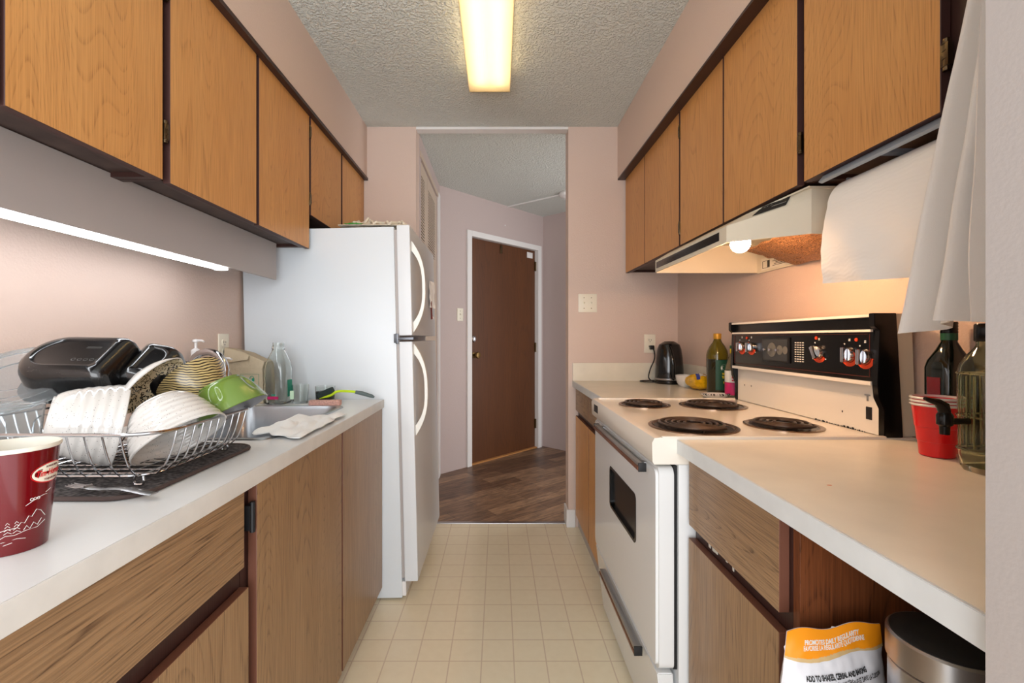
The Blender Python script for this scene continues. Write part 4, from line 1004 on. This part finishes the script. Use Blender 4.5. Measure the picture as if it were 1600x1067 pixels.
def wrap_text(s, size, r, ac, z, M, squash=1, shear=0, bold=0, flip=False):
    t_ = text_bm(s, size, None, .0002, squash, shear, 'CENTER', bold)
    for v in t_.verts:
        a = ac+v.co.x/r; rr_ = r+v.co.z+.0003; v.co = Vector((rr_*math.cos(a), rr_*math.sin(a), z+v.co.y))
    t_.transform(M); return t_
AO = math.atan2(-2.2, -1.06)   # direction to the camera
b = B(); cyl_patch(b, .0492, AO-.15, AO+1.5, .02, .163, M, 20); lb = obj('label', b, DKGREEN, t)
b = wrap_text('C', .045, .0494, AO+.62, .110, M, bold=.0012); obj('letter', b, WPRINT, lb, smooth=0)
b = B()
for k, (w_, z) in enumerate(((.5, .098), (.42, .092), (.5, .082), (.4, .076))): cyl_patch(b, .0497, AO+.65-w_/2*.9, AO+.65+w_/2*.9, z, z+.004, M, 8)
cyl_patch(b, .0497, AO+.55, AO+.62, .052, .062, M, 3); cyl_patch(b, .0497, AO+.68, AO+.76, .050, .06, M, 3)
obj('yellow_print', b, YELLOW, lb, smooth=0)
JX, JY = 1.066, 2.075
t = thing('juice_bottle', 'clear bottle with green cap and magenta label half behind the stove', 'bottle', (JX, JY, ZR))
M = Matrix.Translation((JX, JY, ZR+.0005))
b = B(); lathe(b, [(0, 0), (.034, 0), (.036, .004), (.036, .12), (.030, .15), (.017, .19), (.014, .205), (.014, .225), (0, .225)], 36, M=M); obj('bottle_body', b, GGLASS, t)
b = B(); lathe(b, [(.0365, .01), (.0368, .012), (.0368, .065), (.0365, .066)], 36, M=M); obj('magenta_label', b, MAGENTA, t)
b = B(); lathe(b, [(.0365, .067), (.0368, .068), (.0368, .118), (.0365, .119)], 36, M=M); obj('white_label', b, WPRINT, t)
b = B(); AJ = math.atan2(-2.07, -1.07); cyl_patch(b, .0372, AJ-.2, AJ+.35, .085, .095, M, 6); cyl_patch(b, .0372, AJ-.2, AJ+.3, .073, .08, M, 6); obj('red_print', b, REDCUP, t)
b = B(); lathe(b, [(.0155, .196), (.0155, .218), (0, .218)], 24, M=M); obj('yellow_neck_band', b, YELLOW, t)
b = B(); lathe(b, [(.0160, .218), (.0165, .220), (.0165, .232), (0, .233)], 24, M=M); obj('cap', b, GRNCAP, t)
t = thing('small_plate', 'small white patterned dish in front of the olive oil', 'plate', (1.03, 2.06, ZR))
b = B(); lathe(b, [(0, .002), (.04, .002), (.043, 0), (.05, .003), (.062, .014), (.060, .016), (.046, .006), (0, .005)], 40, M=Matrix.Translation((.975, 2.062, ZR+.0005))@Matrix.Diagonal((1.05, .75, 1, 1))); obj('plate_body', b, WHITEC, t)
b = B()
for k in range(14):
    a = PI+.2+k*.2; p = Vector((.975+.0585*1.05*math.cos(a), 2.062+.0585*.75*math.sin(a), ZR+.0155)); lathe(b, [(0, 0), (.003+.0015*(k % 3), 0), (0, .001)], 8, M=Matrix.Translation(p-Vector((0, .001, 0)))@Matrix.Rotation(.9, 4, 'X'))
obj('dark_pattern', b, BLACKM, t)

# ------------------------------------------------------------------ open bay under the near right worktop
b = B(); bx(b, .49, XR-.002, .4249, .780, .46, .478); sh = setp(obj('open_shelf', b, REDW, smooth=0), 'brown shelf in the open bay under the right worktop', 'shelf')
t = thing('food_bag', 'white and orange flat pouch of supplement standing under the right worktop', 'food pouch', (.525, .735, .479))
def bagf(u, v, side=1):
    # u across (0 left), v down (0 top)
    x = .4480+.150*u-.0*v+.022*v*(u-.5)*2; z = .706+.016*u-v*.226
    if v > .0: x += 0
    bulge = math.sin(PI*min(1, max(0, u)))**.6*min(1, v*3)*.026
    wr = .0035*noise.noise(Vector((u*5, v*6, 1)))+.0018*noise.noise(Vector((u*16, v*14, 4)))
    return Vector((x+.018, .742-side*(bulge+.0015)+wr*min(1, v*4), z+.0035*math.sin(u*11)*max(0, 1-4*v)))
b = B(); t_ = bmesh.new()
for s in (1, -1):
    g = [[t_.verts.new(bagf(i/40, j/50, s)) for j in range(51)] for i in range(41)]
    for i in range(40):
        for j in range(50): t_.faces.new((g[i][j], g[i+1][j], g[i+1][j+1], g[i][j+1]))
bmesh.ops.remove_doubles(t_, verts=t_.verts[:], dist=.0031)
bmesh.ops.recalc_face_normals(t_, faces=t_.faces[:]); append(b, t_)
bagbm = b
bag = obj('pouch', b, BAGW, t)
def band(b, f0, f1, n=40, off=.0012):
    def g(u, v): 
        vv = f0(u)+(f1(u)-f0(u))*v; p = bagf(u, vv, 1); return p+Vector((0, -off, 0))
    sheet(b, n, 12, g, .0005)
b = B(); band(b, lambda u: .0, lambda u: .17+.015*math.sin(u*9)-.05*max(0, u-.3)); obj('orange_top', b, BAGO, bag)
b = B(); band(b, lambda u: .165+.015*math.sin(u*9)-.05*max(0, u-.3), lambda u: .185+.012*math.sin(u*9)-.03*max(0, u-.3)+.012*math.sin(u*6)); obj('tan_wave', b, BAGT, bag)
def bag_text(s, size, u0, v0, squash, mat, name, bold=0, shear=0, rot=.09):
    t_ = text_bm(s, size, None, .0002, squash, shear, 'LEFT', bold)
    for v in t_.verts:
        x, y = v.co.x, v.co.y; x, y = x*math.cos(rot)-y*math.sin(rot), x*math.sin(rot)+y*math.cos(rot)
        u = u0+x/.150; vv = v0-y/.242; p = bagf(min(max(u, 0.01), .99), max(vv, .005), 1); v.co = p+Vector((0, -.0022-v.co.z, 0))
    obj(name, t_, mat, bag, smooth=0)
bag_text('PROMOTES DAILY REGULARITY', .0098, .17, .10, .62, WPRINT, 'promotes_lettering', .0002, .3)
bag_text('FAVORISE LA RÉGULARITÉ QUOTIDIENNE', .0098, .155, .135, .52, WPRINT, 'favorise_lettering', .0001, .3)
bag_text('ADD TO SHAKES, CEREAL AND BAKING', .0105, .17, .315, .46, BTXT, 'add_to_lettering', .0003)
bag_text('AJOUTEZ AUX FOUETTÉS, AUX CÉRÉALES ET DANS LA CUISSON', .0092, .18, .36, .40, BTXT, 'ajoutez_lettering')
bag_text('ULTIMATE', .030, .22, .52, .72, OTXT, 'ultimate_lettering', .0008, 0, .05)
t = thing('steel_canister', 'stainless steel canister with black lid beside the white pouch', 'canister', (.602, .615, .479))
M = Matrix.Translation((.606, .618, .479))
b = B(); lathe(b, [(0, 0), (.060, 0), (.062, .003), (.062, .252), (.060, .254), (0, .254)], 64, M=M); obj('canister_body', b, STEEL, t)
b = B(); lathe(b, [(.062, .256), (.0645, .257), (.0645, .292), (.062, .295), (.059, .295)], 64, M=M); l_ = obj('lid_rim', b, STEEL, t)
b = B(); lathe(b, [(.0605, .290), (.0605, .2955), (.056, .298), (.03, .300), (0, .3005)], 64, M=M); obj('lid', b, BLACKM, t)

# ------------------------------------------------------------------ left worktop: cup, mat, rack
CX, CY = -.640, .602
M = Matrix.Translation((CX, CY, ZL+.0005))
t = thing('coffee_cup', 'dark red paper coffee cup with white rolled rim', 'cup', M=M)
rb, rt, h = .034, .0465, .134
b = B(); lathe(b, [(rb-.002, .001), (rb, 0), (rb+.0004, .003), (rt, h-.004)], 72); obj('cup_wall', b, TIMRED, t, local=True)
b = B(); lathe(b, [(rt-.0006, h-.005), (rt+.0016, h-.004), (rt+.0022, h-.0012), (rt+.001, h+.001), (rt-.001, h), (rt-.0015, h-.004), (rb-.001, .008), (0, .008), (0, .002), (rb-.001, .002)], 72); obj('cup_liner', b, CUPIN, t, local=True)
def cupr(z): return rb+(rt-rb)*z/h
AC = math.atan2(-CY, -CX)     # towards the camera
def cup_pt(a, z, off=.0005): r = cupr(z)+off; return Vector((r*math.cos(a), r*math.sin(a), z))
def cup_text(s, size, ac, zc, squash, mat, name, shear=0, bold=0, par=None, off=.0011):
    t_ = text_bm(s, size, None, .0001, squash, shear, 'CENTER', bold)
    for v in t_.verts: v.co = cup_pt(ac+v.co.x/cupr(zc), zc+v.co.y, off+v.co.z)
    return obj(name, t_, mat, par or t, local=True, smooth=0)
def cup_ell(ac, zc, ra, rz, off, mat, name, par=None, n=40):
    t_ = bmesh.new(); c = t_.verts.new(cup_pt(ac, zc, off)); R0 = None
    for q in (.5, 1):
        R1 = [t_.verts.new(cup_pt(ac+q*ra*math.cos(2*PI*k/n)/cupr(zc), zc+q*rz*math.sin(2*PI*k/n), off)) for k in range(n)]
        for k in range(n):
            if R0 is None: t_.faces.new((c, R1[k], R1[(k+1) % n]))
            else: t_.faces.new((R0[k], R1[k], R1[(k+1) % n], R0[(k+1) % n]))
        R0 = R1
    bmesh.ops.recalc_face_normals(t_, faces=t_.faces[:])
    return obj(name, t_, mat, par or t, local=True, smooth=0)
AL = AC+.98
lg = cup_ell(AL, .097, .026, .0135, .0004, REDCUP, 'logo')
cup_ell(AL, .097, .0245, .0122, .0006, IVORY, 'logo_field', lg)
cup_text('Tim Hortons', .0115, AL, .0935, .68, REDCUP, 'logo_lettering', .25, .0002, lg, .0009)
cup_text('ALWAYS FRESH', .0034, AL, .1040, .8, TIMRED, 'upper_logo_lettering', 0, 0, lg, .0009)
cup_text('TOUJOURS FRAIS', .0034, AL, .0876, .8, TIMRED, 'lower_logo_lettering', 0, 0, lg, .0009)
b = B()
def line(pts, r=.00032): tube(b, [cup_pt(AC+a/cupr(z), z, .0004) for a, z in pts], r, 5)
line([(.012+.003*k, .060+.0085*math.sin(k*.22)) for k in range(9)]); line([(.034+.002*k, .071+.0008*k) for k in range(5)])
for s in range(3):
    c0 = .018+.0035*s; line([(c0+.0016*math.cos(q), .0665+.0016*math.sin(q)) for q in [2*PI*k/8 for k in range(9)]])
line([(-.012, .032), (-.004, .034), (.004, .034), (.008, .040), (.011, .038), (.015, .046), (.018, .044), (.023, .052), (.028, .049), (.034, .040)])
line([(-.014, .021), (-.006, .026), (.002, .025), (.012, .028), (.024, .028), (.034, .034)])
line([(.010, .029), (.013, .034), (.016, .029), (.020, .036), (.024, .031), (.029, .038)]); line([(-.010, .018), (.004, .020), (.012, .018)]); line([(-.008, .014), (.000, .016)])
for q in (-.004, .004):
    for k in range(4): line([(q-.0035+.0006*k, .028+.004*k), (q, .0305+.004*k), (q+.0035-.0006*k, .028+.004*k)])
obj('line_drawing', b, WPRINT, t, local=True)

# drying mat
b = B(); mx0, mx1, my0, my1 = -1.125, -.608, .765, 1.165
ctr = ((mx0+mx1)/2, (my0+my1)/2); hx, hy = (mx1-mx0)/2, (my1-my0)/2
t = thing('drying_mat', 'dark grey woven drying mat under the dish rack', 'drying mat', (ctr[0], ctr[1], ZL))
loft(b, [rrect(hx-.006, hy-.006, .05, ZL+.0005, 8, ctr), rrect(hx-.006, hy-.006, .05, ZL+.006, 8, ctr)]); obj('mat_cloth', b, MATM, t)
b = B(); lp = rrect(hx-.004, hy-.004, .052, ZL+.0045, 8, ctr); tube(b, lp, .004, 8, closed=True); obj('piping', b, plain('mat_piping', (72, 58, 54), .8), t)
ZM = ZL+.0085
# fork on the mat
t = thing('fork', 'steel fork lying on the drying mat in front of the rack', 'fork', (-.68, .80, ZM))
b = B(); M = Matrix.Translation((-.668, .788, ZM+.0015))@Matrix.Rotation(math.radians(172), 4, 'Z')
n = 16; rings = []
for k in range(n+1):
    s = k/n; x = .085-.135*s+ (0); wv = .0065*(1-s)**.6+.003+(.006 if s > .8 else 0)*(s-.8)*5; z = .001+.006*math.sin(s*PI)**2+ (.006*(s-.75)*4 if s > .75 else 0)
    rings.append([Vector((-x, wv*math.cos(a), z+.0012*math.sin(a))) for a in [2*PI*q/8 for q in range(8)]])
loft(b, rings, M=M)
for q in range(4):
    y = -.0075+.005*q; tube(b, [M@Vector((.045, y*.8, .0085)), M@Vector((.06, y, .006)), M@Vector((.082, y, .009))], [.002, .0017, .0008], 6)
obj('fork_body', b, STEEL, t, smooth=60)

# dish rack
t = thing('dish_rack', 'chrome wire dish rack full of drying dishes', 'dish rack', (-.83, .97, ZM))
rx0, rx1, ry0, ry1 = -1.08, -.590, .785, 1.125; rc = ((rx0+rx1)/2, (ry0+ry1)/2); rhx, rhy = (rx1-rx0)/2, (ry1-ry0)/2
ZT = 1.013; ZBt = ZM+.017
b = B(); top = rrect(rhx, rhy, .06, ZT, 8, rc); tube(b, top, .0032, 8, closed=True); obj('top_rim', b, WIRE, t)
b = B(); bot = rrect(rhx-.04, rhy-.04, .045, ZBt, 8, rc); tube(b, bot, .0028, 8, closed=True); obj('bottom_ring', b, WIRE, t)
b = B()
def wire_side(p, q):  # from rim p to base q with a rounded corner
    P = [Vector((p[0], p[1], ZT)), Vector((p[0]+(q[0]-p[0])*.25, p[1]+(q[1]-p[1])*.25, ZT-(ZT-ZBt)*.45)), Vector((p[0]+(q[0]-p[0])*.55, p[1]+(q[1]-p[1])*.55, ZBt+.018)), Vector((p[0]+(q[0]-p[0])*.95, p[1]+(q[1]-p[1])*.95, ZBt+.001))]
    return smoothp(P, 3)
ny = 10; nx = 13
for k in range(ny):
    y = ry0+.055+(ry1-ry0-.11)*k/(ny-1); w1 = wire_side((rx0, y), (rx0+.04, y)); w2 = wire_side((rx1, y), (rx1-.04, y))
    tube(b, w1+w2[::-1], .0017, 6)
for k in range(nx):
    x = rx0+.06+(rx1-rx0-.12)*k/(nx-1); w1 = wire_side((x, ry0), (x, ry0+.04)); w2 = wire_side((x, ry1), (x, ry1-.04))
    tube(b, w1+w2[::-1], .0017, 6)
obj('wire_basket', b, WIRE, t)
for (x, y) in ((rx0+.07, ry0+.042), (rx1-.06, ry0+.042), (rx0+.07, ry1-.042), (rx1-.06, ry1-.042)):
    b = B(); tube(b, smoothp([(x-.008, y, ZBt), (x-.008, y, ZM+.004), (x, y, ZM+.002), (x+.008, y, ZM+.004), (x+.008, y, ZBt)], 4), .0022, 7); obj('foot', b, WIRE, t)
# plate holder loops
b = B()
for k in range(5):
    x = rx0+.05+.03*k
    tube(b, smoothp([(x, ry1-.06, ZBt), (x, ry1-.06, ZBt+.06), (x, ry1-.085, ZBt+.075), (x, ry1-.11, ZBt+.06), (x, ry1-.11, ZBt)], 4), .0016, 6)
obj('plate_loops', b, WIRE, t)

# bowls etc.: M from frame_to(centre of the rim, opening direction)
def bowl(name, label, c, d, rim, base, h, mat_out, mat_in=None, ridges=0, xh=(0, 0, 1), dent=False, th=.004, cat='bowl', square=0):
    M = frame_to(c, d, xh); t = thing(name, label, cat, M=M)
    prof = []; n = 60 if ridges else 16
    for k in range(n+1):
        s = k/n; r = base+(rim-base)*(s**.55 if not square else s**.8)+(.0006*math.sin((1-s)*ridges*1.0) if ridges and s > .25 else 0); prof.append((r, -h+h*s))
    def mod(j, a):
        f = 1
        if dent and 2 < j < 13: f -= .075*max(0, math.cos(a*5))**4*math.sin(PI*(j-2)/11)
        if square: f *= 1+square*math.cos(4*a)*.5
        return f
    b = B(); lathe(b, [(0, -h+.002), (base*.9, -h+.002), (base*.95, -h-.003), (base, -h-.003)]+prof+[(rim-th*.5, .0015)], 96, mod=lambda j, a: mod(j-3, a)); obj('outer_shell', b, mat_out, t, local=True, smooth=50)
    b = B(); ip = [(max(r-th, .001), z+th*(1-(z+h)/h)) for r, z in prof][::-1]; lathe(b, [(rim-th*.5, .0015)]+ip+[(0, -h+th)], 96, mod=lambda j, a: mod(n-j, a) if ridges == 0 and not dent else 1+(square*math.cos(4*a)*.5 if square else 0)); obj('inner_glaze', b, mat_in or mat_out, t, local=True, smooth=50)
    return t
def at(px, py, Y): return Vector(((px-779)/715*Y, Y, 1.18+(528-py)/715*Y))
bowl('ribbed_bowl', 'white ribbed speckled bowl standing on its side at the rack\'s near left', at(188, 664, .93), (.74, .64, -.20), .083, .046, .105, SPECK, WHITEC, 44)
bowl('ribbed_bowl', 'white ribbed speckled bowl tilted open side down beside the green bowl', at(283, 686, .925), (.60, -.14, -.79), .088, .046, .085, SPECK, SPECK, 44)
bowl('green_bowl', 'green bowl with dented sides lying open side down in the rack', at(366, 642, 1.045), (.50, -.02, -.86), .076, .044, .068, GREENC, GREYIN, 0, dent=True)
bowl('striped_bowl', 'tan bowl with thin black lines leaning in the rack', at(300, 596, 1.10), (-.70, .22, .62), .078, .022, .078, STRIPE, WHITEC, 0)
bowl('floral_plate', 'white shallow bowl with black floral inside standing on edge', at(238, 602, .985), (.75, .08, -.60), .076, .030, .026, WHITEC, FLORAL, 0)
# black baking pans
def baking_pan(label, c, nrm, xh, hx, hy, h, rad, flange, flat=False):
    M = frame_to(c, nrm, xh); t = thing('baking_pan', label, 'baking pan', M=M, group=None)
    b = B()
    rs = rad
    def R(k): return tuple(max(.004, r*k) for r in rs)
    rings = [rrect(hx-.004, hy-.004, R(.95), -h-.001, 8), rrect(hx+flange, hy+flange, R(1.15), -h-.001, 8), rrect(hx+flange, hy+flange, R(1.15), -h+.003, 8), rrect(hx, hy, R(1), -h+.005, 8), rrect(hx-.004, hy-.004, R(1), -.022, 8),
             rrect(hx-.010, hy-.010, R(.95), -.008, 8), rrect(hx-.020, hy-.020, R(.85), -.001, 8), rrect(hx-.028, hy-.028, R(.75), .0, 8), rrect(hx-.031, hy-.031, R(.7), -.0035, 8), rrect(hx-.036, hy-.036, R(.62), -.004, 8)]
    inner = [rrect(hx-.040, hy-.040, R(.6), -.0075, 8), rrect(hx-.012, hy-.012, R(.9), -.011, 8), rrect(hx-.007, hy-.007, R(.95), -h, 8)]
    loft(b, rings, False, True); loft(b, [rings[0]]+[inner[2], inner[1], inner[0]], False, True); obj('pan_shell', b, WETBLK, t, local=True, smooth=50)
    return t
p1 = baking_pan('large black oval baking pan upside down on top of the dishes', at(110, 549, .99), (.08, -.58, .81), (1, .10, -.02), .099, .074, .072, (.02, .062, .062, .02), .012)
M = WORLD[p1.name]
b = B()
for k in range(5): tube(b, [M@Vector((.018+.012*k+.004*math.cos(q), -.022+.004*math.sin(q), -.0036)) for q in [2*PI*j/8 for j in range(8)]], .0004, 5, closed=True)
tube(b, [M@Vector(p) for p in ((.02, .018, -.0036), (.05, .018, -.0036), (.05, .022, -.0036), (.02, .022, -.0036))], .0004, 5, closed=True)
obj('embossed_marks', b, plain('emboss_grey', (90, 88, 84), .3), p1)
baking_pan('smaller black baking pan upside down beside the oval pan', at(238, 560, 1.045), (.22, -.60, .76), (1, .16, -.22), .052, .066, .07, (.045, .012, .012, .05), .008)
# clear lid
M = frame_to(at(28, 588, .985), (.12, -.50, .85), (1, 0, 0)); t = thing('plastic_platter', 'large round clear plastic platter leaning at the rack\'s left', 'platter', M=M)
b = B(); lathe(b, [(0, 0), (.05, 0), (.054, .004), (.085, .004), (.090, .009), (.108, .008), (.114, -.004), (.120, -.006), (.126, -.004), (.126, -.0065), (.119, -.0085), (.112, -.0065), (.106, .0055), (.089, .0065), (.084, .0015), (.053, .0015), (.049, -.0025), (0, -.0025)], 72); obj('platter_disc', b, PLAST, t, local=True)
# clear tumbler in the rack
t = thing('clear_container', 'clear square plastic container at the rack\'s left corner', 'container', (-.93, .87, ZBt))
b = B(); c0 = (-.945, .872); rg = lambda s, z, r=.008: rrect(s, s, r, z, 5, c0)
loft(b, [rg(.036, ZBt+.005), rg(.044, 1.048), rg(.0465, 1.049), rg(.0465, 1.053), rg(.0425, 1.053), rg(.0345, ZBt+.008)], True, True); obj('container_walls', b, PLAST, t)

# ------------------------------------------------------------------ around the sink
def pump_bottle(label, c, r, h, mat, cap):
    t = thing('soap_dispenser', label, 'soap dispenser', c)
    M = Matrix.Translation(Vector(c)+Vector((0, 0, .0005)))
    b = B(); lathe(b, [(0, 0), (r*.95, 0), (r, .004), (r, h*.6), (r*.92, h*.68), (r*.5, h*.74), (r*.42, h*.76), (0, h*.76)], 32, M=M); obj('bottle_body', b, mat, t)
    b = B(); lathe(b, [(r*.5, h*.75), (r*.52, h*.755), (r*.52, h*.84), (r*.3, h*.86), (.005, h*.87), (.005, h*.95), (.011, h*.955), (.011, h*.985), (0, h)], 24, M=M)
    tube(b, [M@Vector((0, 0, h*.975)), M@Vector((.03, -.012, h*.975)), M@Vector((.04, -.016, h*.96))], [.005, .004, .0035], 8); obj('pump', b, cap, t)
    return t, M
t, M = pump_bottle('clear pump soap bottle against the left wall', (-1.126, 1.702, ZL), .031, .272, PLAST, WHITE)
b = B(); cyl_patch(b, 0.0316, -PI/2+.55, -PI/2+1.0, .12, .150, M, 6); obj('label', b, TEAL, t)
pump_bottle('small white pump soap bottle beside the faucet', (-1.075, 1.79, ZL), .028, .20, PLAST, WHITE)
# take-out paper bag
t = thing('paper_bag', 'brown paper takeout bag with folded top behind the faucet', 'paper bag', (-1.05, 1.95, ZL))
b = B(); 
def bagring(z, x0, x1, y0, y1, k): return [Vector((x, y, z)) for x, y in ((x0, y0), ((x0+x1)/2, y0-.004*k), (x1, y0), (x1+.006*k, (y0+y1)/2), (x1, y1), ((x0+x1)/2, y1), (x0, y1), (x0-.002*k, (y0+y1)/2))]
loft(b, [bagring(ZL+.001, -1.13, -.980, 1.905, 2.00, 0), bagring(ZL+.06, -1.128, -.978, 1.90, 2.0, 1), bagring(ZL+.15, -1.133, -.982, 1.902, 2.0, -1)])
loft(b, [bagring(ZL+.15, -1.133, -.982, 1.902, 2.0, -1), [Vector(p) for p in ((-1.136, 1.905, ZL+.235), (-1.06, 1.905, ZL+.215), (-.982, 1.92, ZL+.175), (-.980, 1.95, ZL+.175), (-.983, 1.985, ZL+.175), (-1.06, 1.985, ZL+.212), (-1.134, 1.985, ZL+.23), (-1.137, 1.95, ZL+.233))]])
obj('bag_body', b, KRAFT, t, smooth=25)
b = B(); sheet(b, 8, 3, lambda u, v: Vector((-1.136+.10*u, 1.899-.006*v, ZL+.236-.036*u-v*(.065-.05*u))), .0015); obj('folded_flap', b, KRAFT, t)
b = B(); 
for (x, z, w_, h_) in ((-1.07, .055, .075, .0008), (-1.07, .125, .075, .0008), (-1.07, .055, .0008, .07), (-.995, .055, .0008, .07), (-1.066, .06, .008, .06)): bx(b, x, x+w_, 1.8955, 1.8963, ZL+z, ZL+z+h_)
tube(b, [(-1.022+.009*math.cos(q), 1.8955, ZL+.105+.012*math.sin(q)) for q in [2*PI*k/14 for k in range(14)]], .0012, 5, closed=True); bx(b, -1.022, -1.012, 1.8955, 1.8963, ZL+.095, ZL+.108); bx(b, -1.03, -1.01, 1.8955, 1.8963, ZL+.045, ZL+.058)
obj('teal_print', b, TEAL, t, smooth=0)
b = B(); bx(b, -.006, .006, 0, .005, 0, .115, .002, M=Matrix.Translation((-1.098, 1.885, ZL+.001))@Matrix.Rotation(-.25, 4, 'Y')); setp(obj('wooden_stick', b, KRAFTD), 'flat wooden stick leaning on the paper bag', 'stick')
# milk bottle
M = Matrix.Translation((-.926, 1.925, ZL+.0005)); t = thing('milk_bottle', 'tall empty clear glass milk bottle with pink label', 'glass bottle', (-.926, 1.925, ZL))
R_ = .049
out_ = [rrect(.040, .040, .02, 0, 8), rrect(.045, .045, .024, .006, 8), rrect(.047, .047, .026, .04, 8), rrect(.047, .047, .028, .15, 8), rrect(.043, .043, .035, .178, 8), rrect(.030, .030, .0298, .212, 8), rrect(.024, .024, .0239, .226, 8), rrect(.026, .026, .0259, .229, 8), rrect(.0255, .0255, .0254, .238, 8), rrect(.022, .022, .0219, .242, 8), rrect(.022, .022, .0219, .255, 8)]
in_ = [rrect(.019, .019, .0189, .255, 8), rrect(.0205, .0205, .0204, .226, 8), rrect(.027, .027, .0268, .212, 8), rrect(.040, .040, .032, .176, 8), rrect(.0435, .0435, .025, .148, 8), rrect(.0435, .0435, .023, .04, 8), rrect(.036, .036, .02, .010, 8)]
b = B(); loft(b, out_+in_, True, True, M=M); obj('bottle_glass', b, GLASS, t, smooth=50)
b = B(); bx(b, -.022, .022, -.0480, -.0474, .022, .034, M=M); obj('pink_label', b, MAGENTA, t, smooth=0)
b = B(); bx(b, -.006, .010, -.0480, -.0474, .037, .043, M=M); bx(b, .0474, .048, -.02, .02, .03, .10, M=M); obj('green_print', b, TEAL, t, smooth=0)
def tumbler(label, x, y, r, h):
    t = thing('drinking_glass', label, 'glass', (x, y, ZL)); b = B()
    lathe(b, [(0, 0), (r*.85, 0), (r*.9, .003), (r, h), (r-.002, h), (r*.9-.003, .01), (0, .01)], 32, M=Matrix.Translation((x, y, ZL+.0005))); obj('glass_wall', b, GLASS, t); return t
t = tumbler('short clear glass right of the milk bottle', -.838, 1.935, .034, .078)
b = B(); bx(b, -.868, -.852, 1.9035, 1.9045, ZL+.02, ZL+.055); obj('sticker', b, plain('pale_green_sticker', (200, 232, 200), .5), t, smooth=0)
t = tumbler('clear glass jar behind the dish brush', -.752, 1.985, .042, .066)
b = B(); lathe(b, [(0, .011), (.036, .011), (.038, .045), (0, .045)], 28, M=Matrix.Translation((-.752, 1.985, ZL))); obj('dark_contents', b, BLACKM, t)
t = thing('dish_brush', 'dish brush with lime neck and grey handle leaning by the fridge', 'dish brush', (-.68, 1.95, ZL))
b = B(); tube(b, smoothp([(-.742, 1.895, ZL+.028), (-.70, 1.90, ZL+.036), (-.672, 1.91, ZL+.052), (-.63, 1.93, ZL+.050), (-.605, 1.94, ZL+.046)], 5), .0055, 10); nk = obj('neck', b, LIME, t)
b = B(); tube(b, [(-.607, 1.94, ZL+.046), (-.58, 1.945, ZL+.040), (-.54, 1.95, ZL+.027), (-.530, 1.952, ZL+.022)], [.007, .009, .0075, .004], 12); obj('handle', b, BRUSHG, t)
b = B(); bx(b, -.033, .033, -.018, .018, 0, .024, .006, 3, M=Matrix.Translation((-.715, 1.905, ZL+.036))@Matrix.Rotation(-.42, 4, 'Y')); obj('bristles', b, BRIST, t)
b = B(); M = Matrix.Translation((-.705, 1.862, ZL+.0165))@Matrix.Rotation(.06, 4, 'Z'); bx(b, -.062, .062, -.016, .016, -.0155, .006, .004, 3, M=M)
setp(obj('sponge', b, SPONGE, M=M), 'pink sponge at the sink corner', 'sponge')
# dishcloth draped over the sink edge
def dc(u, v):
    a = Vector((-.695, 1.29)).lerp(Vector((-.690, 1.56)), v); c = Vector((-.530, 1.222)).lerp(Vector((-.535, 1.615)), v)
    p = a.lerp(c, u)+Vector((.012*noise.noise(Vector((u*3, v*6, 2))), .02*noise.noise(Vector((u*5, v*3, 9)))))
    h = .004+.032*abs(noise.noise(Vector((u*1.5+v*1.6, v*1.9-u, 5))))+.006*abs(noise.noise(Vector((u*5+v*3, v*4, 8))))
    e = min(1, min(u, 1-u, v, 1-v)*8)
    return Vector((min(p.x, -.518), p.y, ZL+.0065+h*(.25+.75*e)))
b = B(); sheet(b, 50, 60, dc, .003); setp(obj('dishcloth', b, CLOTHW, smooth=60), 'crumpled white dishcloth over the front edge of the sink', 'cloth')
